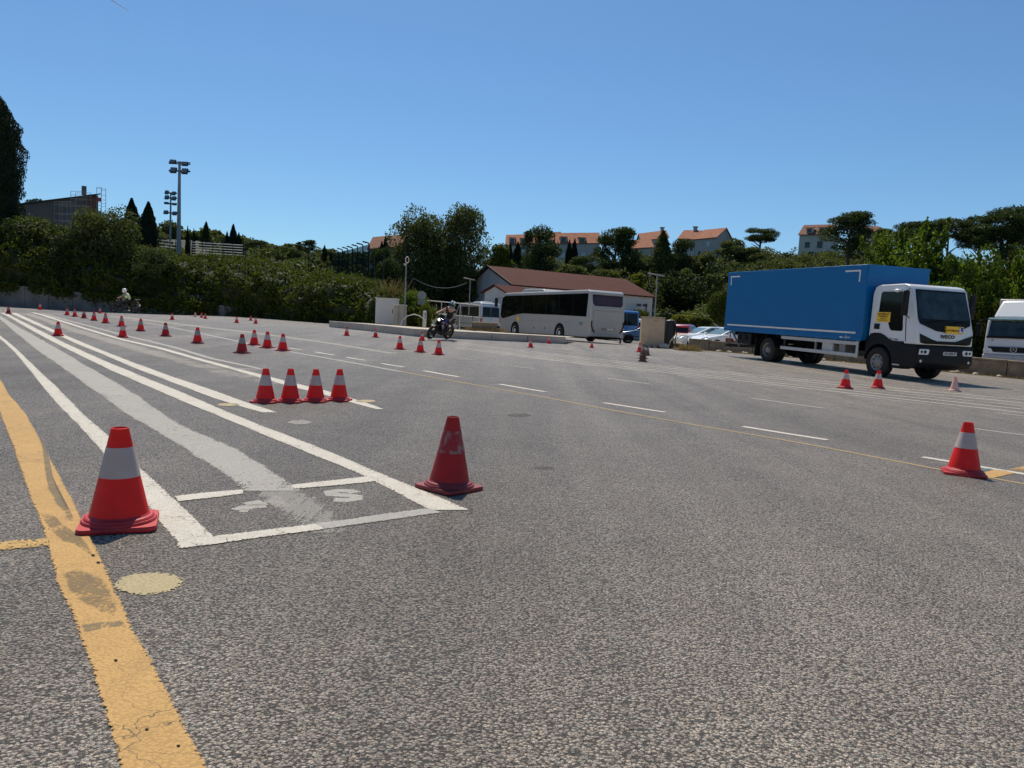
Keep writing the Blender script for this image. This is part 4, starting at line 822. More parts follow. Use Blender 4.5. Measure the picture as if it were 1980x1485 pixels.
p = GD(1215, 60); v2 = van((p.x - .2, p.y, p.z), R(90 + 20), 7.5, 2.3, 2.55, 'bus_blue', 'small blue bus seen between the coach and the beige cabinet', 'minibus', (.4, 6.0), band=(1.35, 2.35), cat='bus', hood=False)
p = GD(1247, 68); v3 = van((p.x - .3, p.y, p.z), R(90 + 8), 5.2, 1.95, 2.1, 'car_white', 'white van half hidden behind the blue bus and beige cabinet', 'parked_van', (.4, 3.0), band=(1.2, 1.75))

# ---- generic car
def car(loc, rz, Lx, W, H, paintm, label, hatch=True, name='parked_car', glass='glass_dark'):
    """x forward, origin under the middle"""
    t = thing(name, loc, rz, label, 'car'); w = W / 2; h = Lx / 2
    lower = [(-h, .38), (-h - .02, .62), (-h + .05, .92), (-h + .5, 1.0), (h - 1.35, .98), (h - .35, .80), (h - .03, .66), (h, .40), (h - .2, .24), (-h + .2, .24)]
    b = MB().prism(lower, -w, w).build('body', paintm, t, bevel=.10, seg=4)
    rz_ = -h + .12 if hatch else -h + .75
    top = [(rz_, .92), (rz_ + .38, H - .06), (rz_ + .75, H), (h - 2.35, H - .01), (h - 2.1, H - .05), (h - 1.15, .94)]
    mb = MB(); n = len(top)
    for s in (-1, 1):
        for x, z in top: k = (z - .92) / (H - .92); mb.v.append((x, s * (w - .06 - .20 * k), z))
    mb.f = [tuple(range(n)), tuple(range(2 * n - 1, n - 1, -1))] + [(i, n + i, n + (i + 1) % n, (i + 1) % n) for i in range(n)]
    mb.build('cabin', paintm, t, bevel=.05, seg=3)
    def yk(z): return w - .06 - .20 * (z - .92) / (H - .92)
    for s in (-1, 1):
        for nm, poly in (('rear_side_window', [(rz_ + .42, 1.0), (rz_ + .62, H - .10), (-.28, H - .08), (-.28, 1.0)]), ('front_side_window', [(-.20, 1.0), (-.20, H - .08), (h - 2.25, H - .09), (h - 1.42, 1.0)])):
            MB().slab([Vector((x, s * (yk(z) + .001), z)) for x, z in poly], Vector((0, s * .008, 0))).build(nm, glass, t)
        for x in (-h + .78, h - .85):
            a = s * (w - .001); MB().prism([(x - .36, .24)] + [(x + .36 * math.cos(R(q)), .32 + .36 * math.sin(R(q))) for q in range(180, -1, -20)] + [(x + .36, .24)], min(a, a + s * .006), max(a, a + s * .006)).build('wheel_arch', 'chassis', t)
            wheel(t, x, s * (w - .10), .31, .31, .20, .20, s, 'rim_grey', 5, .02)
        MB().box(h - 1.75, h - 1.58, s * (w + .10) - .09, s * (w + .10) + .09, .95, 1.07).build('mirror', paintm, t, bevel=.03)
        MB().box(-h - .03, -h + .12, s * (w - .16) - .12, s * (w - .16) + .12, .74, .90).build('tail_light', 'lamp_red', t, bevel=.02)
        MB().slab([Vector((h - .30, s * (w - .10), .78)), Vector((h - .06, s * (w - .28), .70)), Vector((h - .06, s * (w - .42), .62)), Vector((h - .12, s * (w - .12), .62))], Vector((.05, 0, .03))).build('headlight', 'lamp_clear', t)
        MB().box(-.3, -.12, s * w - .012, s * w + .012, .86, .89).build('door_handle', paintm, t)
        MB().box(-.25, -.24, s * w - .004, s * w + .004, .35, .92).build('door_seam', 'steel_dark', t)
    def across(nm, x0, z0, x1, z1, inset, off):
        a = Vector((x0, 0, z0)); c = Vector((x1, 0, z1)); d = (c - a).normalized(); nrm = Vector((d.z, 0, -d.x)); nrm = nrm if nrm.z > 0 else -nrm
        MB().slab([Vector((x0, -yk(z0) + inset, z0)) + nrm * off, Vector((x0, yk(z0) - inset, z0)) + nrm * off, Vector((x1, yk(z1) - inset, z1)) + nrm * off, Vector((x1, -yk(z1) + inset, z1)) + nrm * off], nrm * .006).build(nm, glass, t)
    across('windscreen', h - 1.22, .98, h - 2.02, H - .09, .08, .003)
    across('rear_window', rz_ + .04, 1.0, rz_ + .34, H - .14, .10, .003)
    m = MB(); m.box(h - .06, h + .01, -.45, .45, .42, .58); m.build('grille', 'plastic_black', t); MB().box(h, h + .02, -.26, .26, .34, .44).build('number_plate', 'plate_grey', t)
    MB().box(-h - .035, -h - .02, -.26, .26, .62, .73).build('number_plate', 'plate_grey', t)
    return t
p = GD(1322, 47); car(p, R(62), 4.1, 1.8, 1.50, 'car_red', 'dark red hatchback parked behind the low stone wall')
p = GD(1362, 45); car(p, R(196), 4.5, 1.8, 1.42, 'car_white', 'white car with a long bonnet next to the dark red hatchback', False, glass='glass_teal')
p = GD(1406, 43.5); car(p, R(200), 4.5, 1.8, 1.44, 'car_white', 'white car mostly hidden behind the back of the blue lorry', False, glass='glass_teal')
p = GD(1243, 52); car(p, R(176), 3.9, 1.7, 1.45, 'car_blue', 'blue car whose front sticks out left of the beige cabinet')
p = GD(1366, 66); car((p.x, p.y, p.z + .55), R(10), 4.6, 1.85, 1.6, 'van_silver', 'silver car whose roof shows above the far hedge', True)
p = GD(1306, 74); car((p.x, p.y, p.z + .8), R(170), 4.4, 1.8, 1.5, 'car_white', 'small white car far behind the yellow-green hedge')

# ---- white lorry at the right edge
c = P(1958, 700, 32); lo = thing('flatnose_truck', (c.x, c.y, gz(c.x, c.y)), R(-138), 'white lorry with a tall roof fairing behind the low wall, right edge', 'truck'); T2 = lo
MB().prism([(-2.0, .9), (-2.0, 2.30), (-1.9, 2.42), (-.35, 2.46), (-.18, 2.36), (-.02, 1.62), (.04, .95), (.02, .8), (-2.0, .8)], -1.16, 1.16).build('cab', 'cab_white', T2, bevel=.07, seg=3)
m = MB()
m.v = [(-.45, -1.02, 2.50), (-.45, 1.02, 2.50), (-1.9, -1.12, 2.50), (-1.9, 1.12, 2.50), (-1.0, -.85, 3.28), (-1.0, .85, 3.28), (-1.9, -.98, 3.36), (-1.9, .98, 3.36)]
m.f = [(0, 1, 5, 4), (4, 5, 7, 6), (0, 4, 6, 2), (1, 3, 7, 5), (2, 6, 7, 3), (0, 2, 3, 1)]; m.build('roof_fairing', 'cab_white', T2, bevel=.08, seg=3)
MB().box(-8.2, -2.1, -1.25, 1.25, 1.1, 3.42).build('cargo_box', 'bus_white', T2, bevel=.03)
MB().slab([Vector((.0, -1.04, 1.66)), Vector((.0, 1.04, 1.66)), Vector((-.15, 1.0, 2.32)), Vector((-.15, -1.0, 2.32))], Vector((.02, 0, .004))).build('windscreen', 'glass_screen', T2)
m = MB(); m.prism([(-.35, 2.40), (-.02, 2.34), (.10, 2.40), (-.1, 2.48)], -1.08, 1.08); m.build('sun_visor', 'glass_teal', T2)
MB().box(.045, .06, -1.08, 1.08, 1.56, 1.66).build('wiper_panel', 'plastic_black', T2)
g2 = MB().box(.03, .065, -.98, .98, .95, 1.18).build('grille', 'plastic_black', T2); [MB().box(.065, .075, -.95, .95, .98 + .05 * k, .995 + .05 * k).build('grille_bar', 'steel_dark', g2) for k in range(4)]
m = MB(); m.lathe([(.105, 0), (.12, .012), (.135, 0)], 24, 'x', (.078, 0, 1.08))
for a in (90, 210, 330): m.tube((.085, 0, 1.08), (.085, .115 * math.cos(R(a)), 1.08 + .115 * math.sin(R(a))), .016, .005, 6)
m.build('star_emblem', 'alu', T2, smooth=True)
MB().box(-.1, .09, -1.14, 1.14, .86, .93).build('trim_bar', 'cab_white', T2, bevel=.01)
MB().box(-.25, .10, -1.18, 1.18, .38, .84).build('bumper', 'van_silver', T2, bevel=.05)
MB().box(.10, .112, -.30, .35, .46, .60).build('bumper_slot', 'chassis', T2)
for s in (-1, 1):
    MB().slab([Vector((.06, s * 1.14, 1.12)), Vector((.06, s * .86, 1.10)), Vector((.06, s * .76, .93)), Vector((.06, s * 1.16, .95))], Vector((.03, 0, 0))).build('headlight', 'lamp_clear', T2)
    y = s * 1.163; MB().prism([(-1.35, 1.45), (-1.3, 2.25), (-.35, 2.25), (-.15, 1.45)], min(y, y + s * .006), max(y, y + s * .006)).build('side_window', 'glass_dark', T2)
    m = MB(); m.path([(-.2, s * 1.16, 2.4), (.05, s * 1.36, 2.36), (.12, s * 1.42, 2.2)], .02); m.box(.05, .14, s * 1.40 - .1, s * 1.40 + .1, 1.62, 2.2); m.build('mirror', 'plastic_black', T2, bevel=.03)
    for x in (-.9, -5.8): wheel(T2, x, s * 1.05, .48, .48, .26, .27, s)
m = MB(); m.box(.055, .062, -.86, -.83, 1.42, 1.50); m.box(.055, .062, -.86, -.77, 1.49, 1.505); m.build('lettering_mark', 'steel_dark', T2)

# ================================================================== ISLAND, WALLS, STREET FURNITURE
kl = [(636, 632.5), (690, 638), (750, 644.5), (800, 650.5), (860, 654), (950, 658.5), (1020, 661.5), (1094, 665.5)]
def curve_pts(px, step=1.5):
    W_ = [G(*p) for p in px]; out = []
    for a, b in zip(W_, W_[1:]):
        k = max(1, round((b - a).length / step)); out += [a + (b - a) * (i / k) for i in range(k)]
    return out + [W_[-1]]
kp = curve_pts(kl, 2.4)
isl = MB(); back = []
for p in kp: back.append(Vector((p.x + 1.0, p.y + 5.0 + 2.5 * ss(-15, 0, p.x), 0)))
for a, b in zip(kp, back): isl.v += [(a.x, a.y + .12, gz(a.x, a.y) + .33), (b.x, b.y, gz(b.x, b.y) + .30)]
isl.f = [(2 * i, 2 * i + 1, 2 * i + 3, 2 * i + 2) for i in range(len(kp) - 1)]
io = isl.build('pavement_island', 'plinth'); struct(io)
kb = thing('kerb', (0, 0, 0), 0, 'long grey kerb of stone blocks edging the island below the coach', 'kerb')
for a, b in zip(kp, kp[1:]):
    d = (b - a).normalized(); a2 = a + d * .012; b2 = b - d * .012; n = Vector((-d.y, d.x, 0)) * .28
    za, zb = gz(a.x, a.y), gz(b.x, b.y); m = MB()
    m.v = [(a2.x, a2.y, za - .1), (b2.x, b2.y, zb - .1), (b2.x + n.x, b2.y + n.y, zb - .1), (a2.x + n.x, a2.y + n.y, za - .1), (a2.x, a2.y, za + .345), (b2.x, b2.y, zb + .345), (b2.x + n.x, b2.y + n.y, zb + .345), (a2.x + n.x, a2.y + n.y, za + .345)]
    m.f = [(3, 2, 1, 0), (4, 5, 6, 7), (0, 1, 5, 4), (1, 2, 6, 5), (2, 3, 7, 6), (3, 0, 4, 7)]; m.build('kerb_block', 'kerb_stone', kb, bevel=.015)
def isz(x, y): return gz(x, y) + .31
def onisl(px, d): p = GD(px, d); return Vector((p.x, p.y, isz(p.x, p.y)))
# utility cabinet + pillar
p = onisl(751, 47); c1 = thing('utility_cabinet', p, R(-8), 'large pale utility cabinet on the kerbed island', 'cabinet')
MB().box(-.78, .50, -.4, .5, 0, 1.62).build('body', 'cabinet_grey', c1, bevel=.015); MB().box(-.81, .53, -.43, .53, 1.62, 1.67).build('lid', 'cabinet_grey', c1, bevel=.01); MB().box(-.74, .46, -.405, -.40, .08, 1.55).build('door', 'cabinet_grey', c1, bevel=.003); MB().box(.36, .39, -.43, -.405, .7, .95).build('handle', 'steel_dark', c1)
p = onisl(772, 45.6); c2 = thing('meter_pillar', p, R(-8), 'narrow beige meter pillar in front of the large pale cabinet', 'cabinet')
MB().box(-.33, .36, -.2, .25, 0, 1.24).build('body', 'plinth', c2, bevel=.02); MB().box(-.36, .39, -.23, .28, 1.24, 1.28).build('lid', 'cabinet_grey', c2, bevel=.01); MB().box(-.02, 0, -.21, -.2, .1, 1.18).build('door_seam', 'steel_dark', c2)
p = onisl(781, 45); lp = thing('lamp_pole', p, 0, 'thin grey pole with a round ring head beside the utility cabinets', 'pole')
h = P(784, 497, 45).z - p.z
m = MB(); m.tube((0, 0, 0), (0, 0, h * .92), .05, .035, 10); m.tube((0, 0, 0), (0, 0, .35), .08, .07, 10); m.build('pole', 'steel', lp, smooth=True)
m = MB(); cz = h * .96; ring = [(.10 * math.cos(a) + .05, 0, cz + .19 * math.sin(a)) for a in [2 * math.pi * i / 16 for i in range(17)]]; m.path(ring, .028, 6); m.box(-.14, -.02, -.05, .05, cz - .34, cz - .22); m.build('ring_head', 'cabinet_grey', lp, smooth=True)
# short post with hoop
p = onisl(820, 44.5); sp = thing('service_post', p, 0, 'short pale post with a bent hose arching over to the ground', 'post')
MB().box(-.11, .11, -.08, .08, 0, .98).build('post', 'cabinet_grey', sp, bevel=.05); m = MB(); m.path([(-1.45, 0, .02), (-1.35, 0, .35), (-1.05, 0, .62), (-.65, 0, .74), (-.3, 0, .66), (-.1, 0, .5)], .025); m.build('hose', 'cabinet_grey', sp, smooth=True); MB().box(.02, .06, -.09, -.08, .5, .85).build('slot', 'steel_dark', sp)
# road sign seen from behind
p = onisl(813, 52); rs = thing('road_sign', p, R(10), 'round road sign seen from behind above a small square plate', 'sign')
zt = P(813, 563, 52).z - p.z; MB().tube((0, 0, 0), (0, 0, zt), .035).build('post', 'steel', rs, smooth=True)
m = MB(); m.lathe([(.001, -.03), (.30, -.03), (.31, -.045), (.31, -.06), (.001, -.06)], 28, 'y', (0, 0, zt - .30)); m.build('disc', 'steel', rs, smooth=True, ang=30); MB().box(-.27, .27, -.06, -.045, zt - .98, zt - .64).build('plate', 'steel', rs, bevel=.008)
m = MB(); m.box(-.3, .3, -.03, -.0, zt - .35, zt - .31); m.build('bracket', 'steel_dark', rs)
# barrier frame behind island
p = GD(846, 60); bf = thing('pipe_railing', p, 0, 'white pipe railing standing behind the leaning motorcycle', 'railing')
zt = P(846, 584, 60).z - p.z
for x in (-1.3, .25, 1.8, 3.4): MB().tube((x, 0, 0), (x, 0, zt), .035).build('post', 'cabinet_grey', bf, smooth=True)
for k, z in enumerate((zt, zt * .55)): MB().tube((-1.8, 0, z + .12), (3.6, 0, z - .1), .035).build('rail', 'cabinet_grey' if k == 0 else 'steel', bf, smooth=True)
# stone planter
p = GD(937, 47.5); plr = thing('stone_planter', (p.x, p.y, isz(p.x, p.y) - .02), R(4), 'low rough stone planter trough in front of the silver minibus', 'planter')
m = MB(); m.v = [(-.7, -.3, 0), (.7, -.3, 0), (.7, .3, 0), (-.7, .3, 0), (-.85, -.38, .5), (.85, -.38, .5), (.85, .38, .5), (-.85, .38, .5)]; m.f = [(3, 2, 1, 0), (0, 1, 5, 4), (1, 2, 6, 5), (2, 3, 7, 6), (3, 0, 4, 7), (4, 5, 6, 7)]; m.build('trough', 'wall_stone', plr, bevel=.03)
MB().box(-.88, .88, -.41, .41, .5, .56).build('rim', 'rubble', plr, bevel=.02)
MB().tube((-.82, -.3, 0), (-.82, -.3, 1.0), .025).build('stake', 'steel_dark', plr)
def grass_patch(name, pts, n, hmin, hmax, mat, label=None, cat='grass'):
    C = []; 
    V = np.zeros((n, 4, 3))
    for i in range(n):
        a, b, w = random.choice(pts); t = random.random(); q = a + (b - a) * t; x = q.x + random.gauss(0, w); y = q.y + random.gauss(0, w); z = q.z
        h = random.uniform(hmin, hmax); an = random.uniform(0, 6.28); dx, dy = math.cos(an) * .012, math.sin(an) * .012; lx, ly = random.gauss(0, h * .35), random.gauss(0, h * .35)
        V[i] = [(x - dx, y - dy, z - .02), (x + dx, y + dy, z - .02), (x + lx + dx * .3, y + ly, z + h), (x + lx - dx * .3, y + ly, z + h * .97)]
    o = bpy.data.objects.new(name, quads_mesh(name, V, mat)); COL.objects.link(o); o['kind'] = 'stuff'; return o
a = Vector((p.x - 1.1, p.y - .5, isz(p.x, p.y))); grass_patch('dry_grass', [(a, a + Vector((2.4, 0, 0)), .14)], 900, .06, .22, 'straw')

# beige cabinet with tarp
p = GD(1259, 39.5); bc = thing('beige_locker', p, R(-6), 'tall beige two-door locker standing on the edge of the lot', 'cabinet')
MB().box(-.62, .62, -.45, .45, .06, 1.62).build('body', 'cabinet_beige', bc, bevel=.05, seg=3); MB().box(-.60, .60, -.43, .43, 0, .07).build('plinth', 'chassis', bc)
MB().box(-.64, .64, -.47, .47, 1.62, 1.65).build('lid', 'cabinet_beige', bc, bevel=.01)
for x0, x1 in ((-.58, -.17), (-.15, .35)): MB().box(x0, x1, -.462, -.452, .16, 1.54).build('door', 'cabinet_beige', bc, bevel=.006)
MB().box(-.19, -.15, -.475, -.462, .8, 1.45).build('bar', 'cabinet_beige', bc); MB().box(.0, .25, -.465, -.462, 1.44, 1.46).build('vent', 'steel_dark', bc)
p2 = GD(1290, 40.3); tp = thing('covered_load', p2, R(-6), 'tall load wrapped in black tarpaulin right of the beige locker', 'covered load')
m = MB(); m.grid(lambda u, v: ((.30 + .05 * math.sin(9 * v + 2) + .04 * math.sin(u * 50)) * math.cos(2 * math.pi * u) * (1 - .12 * v ** 3) + .10 * v, (.36 + .04 * math.sin(u * 31)) * math.sin(2 * math.pi * u) * (1 - .15 * v ** 3), 1.52 * v + (.04 * math.sin(u * 19) if v > .9 else 0)), 40, 10)
m.ell((.1, 0, 1.48), .30, .33, .12); m.build('tarpaulin', 'tarp', tp, smooth=True, ang=180)
m = MB(); m.path([(.32, -.3, 1.4), (.42, -.35, .9), (.36, -.4, .4), (.5, -.42, .05)], .035); m.build('rope', 'tarp', tp, smooth=True)
for k, (dx, r) in enumerate(((-.55, .08), (-.25, .07), (.05, .09), (.55, .22))):
    q = p + Vector((dx, -.75, .0)) ; rk = MB().ell((0, 0, r * .5), r * 1.3, r, r * .8, 8, 6).build('stone', 'rubble', smooth=True); rk.location = (q.x, q.y, gz(q.x, q.y)); tag(rk, ['small pale stone under the left edge of the beige locker', 'small pale stone below the middle of the beige locker', 'pale stone below the right door of the beige locker', 'large pale stone at the foot of the black tarpaulin'][k], 'stone')
# barrier with post right of the coach
p = GD(1199, 46); ch = thing('post_railing', p, 0, 'black post with a low rail right of the coach', 'railing'); MB().tube((0, 0, 0), (0, 0, .95), .05).build('post', 'chassis', ch, smooth=True); MB().tube((0, 0, .62), (1.25, .5, .50), .03).build('rail', 'chassis', ch)

# low stone wall on the right
wl = [Vector((9.9, 41.2)), Vector((12.6, 38.3)), Vector((16.2, 33.3)), Vector((18.4, 30.0)), Vector((20.4, 27.0)), Vector((23.5, 22.3))]
lw = thing('low_stone_wall', (0, 0, 0), 0, 'low weathered wall of concrete blocks behind the blue lorry', 'wall')
pts = []
for a, b in zip(wl, wl[1:]):
    k = max(1, round((b - a).length / 1.5)); pts += [a + (b - a) * (i / k) for i in range(k)]
pts.append(wl[-1])
for i, (a, b) in enumerate(zip(pts, pts[1:])):
    d = (b - a).normalized(); n = Vector((d.y, -d.x)) * -.28; a2 = a + d * .012; b2 = b - d * .012; za, zb = gz(*a), gz(*b); hh = .70 + random.uniform(-.03, .03) - (.1 if i < 2 else 0); off = random.uniform(-.015, .015)
    m = MB(); q = lambda v, z: (v.x + off, v.y + off, z)
    for zl, zh, g_ in ((-.15, hh - .09, 0), (hh - .085, hh, .025)):
        e = Vector((d.y, -d.x)) * g_; m.add([q(a2 + e, za + zl), q(b2 + e, zb + zl), q(b2 + n - e, zb + zl), q(a2 + n - e, za + zl), q(a2 + e, za + zh), q(b2 + e, zb + zh), q(b2 + n - e, zb + zh), q(a2 + n - e, za + zh)], [(3, 2, 1, 0), (4, 5, 6, 7), (0, 1, 5, 4), (1, 2, 6, 5), (2, 3, 7, 6), (3, 0, 4, 7)])
    m.build('block', 'wall_stone', lw, bevel=.02)
# rubble + dry grass at the foot of the wall
for k in range(46):
    t = random.random() ** .8; i = min(len(pts) - 2, int(t * (len(pts) - 1))); q = pts[i] + (pts[i + 1] - pts[i]) * random.random(); d = (pts[i + 1] - pts[i]).normalized(); q = q + Vector((d.y, -d.x)) * random.uniform(.1, .55); r = random.uniform(.03, .10)
    if k == 0: r = .17; q = Vector((17.7, 30.3))
    mm = MB().ell((0, 0, r * .4), r * random.uniform(1, 1.6), r, r * .75, 7, 5)
    if k == 0: rk = mm.build('stone', 'rubble', smooth=False); rk.location = (q.x, q.y, gz(*q)); tag(rk, 'single pale boulder against the low wall behind the lorry cab', 'stone')
    else:
        if k == 1: rub = MB()
        rub.add([(v[0] + q.x, v[1] + q.y, v[2] + gz(*q)) for v in mm.v], mm.f)
ro = rub.build('rubble', 'rubble'); ro['kind'] = 'stuff'
segs = [(Vector((a.x - .25, a.y - .2, gz(*a))), Vector((b.x - .25, b.y - .2, gz(*b))), .13) for a, b in zip(pts, pts[1:])]
grass_patch('dry_grass', segs, 2600, .04, .14, 'straw'); 
a = G(1304, 677); a = a + Vector((.3, .4, 0)); grass_patch('dry_grass', [(a, a + Vector((.9, -.3, .0)), .15)], 600, .1, .35, 'straw')
# leaning frame
p = GD(1312, 38.6); lf = thing('metal_frame', p, R(-8), 'rusty bent metal frame leaning on the end of the low wall', 'frame')
m = MB(); m.path([(-.55, 0, .05), (-.45, .05, .4), (-.25, .1, .72), (.0, .15, .78), (.45, .2, .75)], .022); m.path([(.0, .0, .05), (.2, .08, .35), (.5, .18, .76)], .022); m.path([(-.4, .05, .5), (.25, .12, .46)], .02); m.build('tube', 'rubble', lf, smooth=True)

# lamp posts
def lamp(px, ytop, d, label, armdir=-1):
    p = GD(px, d); h = P(px, ytop, d).z - p.z; t = thing('street_lamp', p, 0, label, 'street lamp', 'flat-headed street lamps')
    m = MB(); m.tube((0, 0, 0), (0, 0, h), .055, .04, 10); m.build('pole', 'steel', t, smooth=True)
    m = MB(); m.v = [(-.55, -.12, h + .10), (.42, -.12, h - .02), (.42, .12, h - .02), (-.55, .12, h + .10), (-.55, -.12, h + .16), (.42, -.12, h + .05), (.42, .12, h + .05), (-.55, .12, h + .16)]; m.f = [(3, 2, 1, 0), (4, 5, 6, 7), (0, 1, 5, 4), (1, 2, 6, 5), (2, 3, 7, 6), (3, 0, 4, 7)]; m.build('lamp_head', 'steel', t, bevel=.02); return t
lamp(1262, 533, 43, 'grey street lamp with a flat tilted head above the beige locker'); lamp(905, 541, 63, 'grey street lamp with a flat head in front of the hall gable')
p0 = P(800, 538, 66); m = MB(); q = [P(800 + 102 * k / 16, 538 + 9 * k / 16 + 56 * (k / 16) * (1 - k / 16), 66 - 3 * k / 16) for k in range(17)]; m.path(q, .018, 5); m.path([P(800, 538, 66), P(786, 560, 66)], .02, 5)
tag(m.build('overhead_cable', 'steel'), 'slack overhead cable sagging towards the lamp by the hall', 'cable')
# flood lights
def flood(px, ytop, ybot, d, heads, label, s=1.0):
    b = P(px, ybot, d); b.z = terr(b.x, b.y) - .2; h = P(px, ytop, d).z - b.z; t = thing('floodlight_mast', b, 0, label, 'floodlight mast', 'floodlight masts at the sports ground')
    m = MB(); m.tube((0, 0, 0), (0, 0, h), .26 * s, .12 * s, 12); m.build('mast', 'steel', t, smooth=True)
    for zz in sorted({round(z, 2) for _, z, *_ in heads}): MB().box(-1.1 * s, 1.1 * s, -.05, .05, h + zz - .05, h + zz + .05).build('crossbar', 'steel_dark', t)
    for x, z, w, hh in heads:
        m = MB(); m.box(-w / 2, w / 2, -.12, .12, -hh / 2, hh / 2); o = m.build('floodlight', 'steel_dark', t, bevel=.03); o.location = (x, -.15, h + z); o.rotation_euler = (R(-25), 0, 0)
        g_ = MB().box(-w * .42, w * .42, -.13, -.12, -hh * .4, hh * .4).build('lens', 'glass_teal', o)
    return t
flood(345, 312, 508, 76, [(-.62, -.1, .62, .42), (.62, -.25, .62, .42), (-.55, -.95, .62, .6), (.62, -1.0, .62, .6)], 'tall grey floodlight mast with four lamps, the nearer of two')
flood(329, 374, 492, 105, [(-.5, .1, .5, .55), (.5, 0, .5, .55), (-.5, -.6, .55, .6), (.55, -.7, .55, .6), (-.55, -1.4, .6, .3), (.6, -1.5, .6, .3), (-.6, -2.7, .6, .55), (.65, -2.8, .6, .55)], 'shorter farther floodlight mast carrying eight lamps', .8)
# bleacher rails
def rails(px0, px1, y0, dy, n, d, drop, label, name='stand_railing'):
    b = P((px0 + px1) / 2, y0, d); t = thing(name, (b.x, b.y, terr(b.x, b.y)), 0, label, 'railing'); 
    for k in range(n):
        a = P(px0, y0 + dy * k, d) - Vector(t.location); c = P(px1, y0 + drop + dy * k, d) - Vector(t.location); m = MB(); m.tube(a, c, .06, n=6); m.build('rail', 'alu', t)
    for u in [i / 5 for i in range(6)]:
        px = px0 + (px1 - px0) * u; a = P(px, y0 + drop * u - 3, d) - Vector(t.location); c = P(px, y0 + drop * u + dy * n, d) - Vector(t.location); MB().tube(a, (c.x, c.y, min(c.z, 0.2)), .05, n=6).build('post', 'steel_dark', t)
rails(372, 470, 468.5, 4.9, 7, 92, 6, 'long white bars of the sports ground stand below the cypresses'); rails(296, 350, 463, 6, 3, 90, 6, 'short white bars behind the floodlight masts')
# wire fence on the terrace
fp = [(368, 458, 78), (475, 472, 77), (538, 478, 76), (597, 482, 75), (724, 498, 74), (743, 490, 73)]
wf = thing('wire_fence', (0, 0, 0), 0, 'wire fence with dark posts running along the top of the ivy bank', 'fence')
for px, y, d in fp: a = P(px, y, d); MB().tube((a.x, a.y, terr(a.x, a.y) - .5), a, .06, n=6).build('post', 'steel_dark', wf)
for (p_, y_, d_), (q_, z_, e_) in zip(fp, fp[1:]):
    for k in range(3): MB().tube(P(p_, y_ + 2 + 9 * k, d_), P(q_, z_ + 2 + 9 * k, e_), .012, n=4).build('wire', 'steel_dark', wf)
# court net with bent posts
cn = thing('court_fence', (0, 0, 0), 0, 'green sports court net on tall posts with bent tops', 'fence'); xs_ = [(646, 489, 99), (655, 485, 96), (663, 482, 93), (673, 480, 90), (682, 478, 87), (692, 475, 84), (702, 472, 81), (714, 469, 78)]
tops = []
for px, y, d in xs_:
    a = P(px, y, d); zb = terr(a.x, a.y) - .3; tops.append((a, zb)); e = P(px - 12 * 84 / d, y - 2, d)
    m = MB(); m.path([(a.x, a.y, zb), (a.x, a.y, a.z - .3), (a.x - .08, a.y, a.z - .06), (a.x - .3, a.y, a.z), e], .075); m.build('post', 'green_steel', cn, smooth=True)
for (a, za), (b, zb) in zip(tops, tops[1:]):
    m = MB(); m.v = [(a.x, a.y, za), (b.x, b.y, zb), (b.x, b.y, b.z - .2), (a.x, a.y, a.z - .2)]; m.f = [(0, 1, 2, 3)]; m.build('net_panel', 'green_net', cn)

# ================================================================== RETAINING WALL + IVY BANK
def bank_base(px):
    d = 62 if px < 0 else 62 + 2 * px / 430 if px < 430 else 64 - 8 * (px - 430) / 210 if px < 640 else 56 - 5.5 * (px - 640) / 190
    return GD(px, d)
rw_ = thing('retaining_wall', (0, 0, 0), 0, 'stained grey concrete retaining wall below the bushes on the left', 'wall')
px = -90
while px < 450:
    a, b = bank_base(px), bank_base(px + 46); h0 = 1.85 - .9 * ss(0, 460, px); h1 = 1.85 - .9 * ss(0, 460, px + 46); d = (b - a).normalized(); a2, b2 = a + d * .012, b - d * .012
    m = MB(); m.v = [(a2.x, a2.y, a.z - .2), (b2.x, b2.y, b.z - .2), (b2.x, b2.y + .4, b.z - .2), (a2.x, a2.y + .4, a.z - .2), (a2.x, a2.y, a.z + h0), (b2.x, b2.y, b.z + h1), (b2.x, b2.y + .4, b.z + h1), (a2.x, a2.y + .4, a.z + h0)]
    m.f = [(3, 2, 1, 0), (4, 5, 6, 7), (0, 1, 5, 4), (1, 2, 6, 5), (2, 3, 7, 6), (3, 0, 4, 7)]; m.build('panel', 'concrete_dark', rw_, bevel=.02); px += 46
topline = [(-120, 430), (0, 432), (50, 426), (95, 440), (130, 452), (180, 445), (235, 470), (262, 488), (300, 486), (335, 492), (350, 502), (400, 500), (470, 505), (520, 512), (560, 524), (600, 534), (650, 541), (700, 548), (740, 560), (770, 572), (800, 584), (822, 594), (832, 612)]
def tl(px):
    for (a, b), (c, d) in zip(topline, topline[1:]):
        if a <= px <= c: return b + (d - b) * (px - a) / (c - a)
    return topline[-1][1]
from mathutils import noise as mn
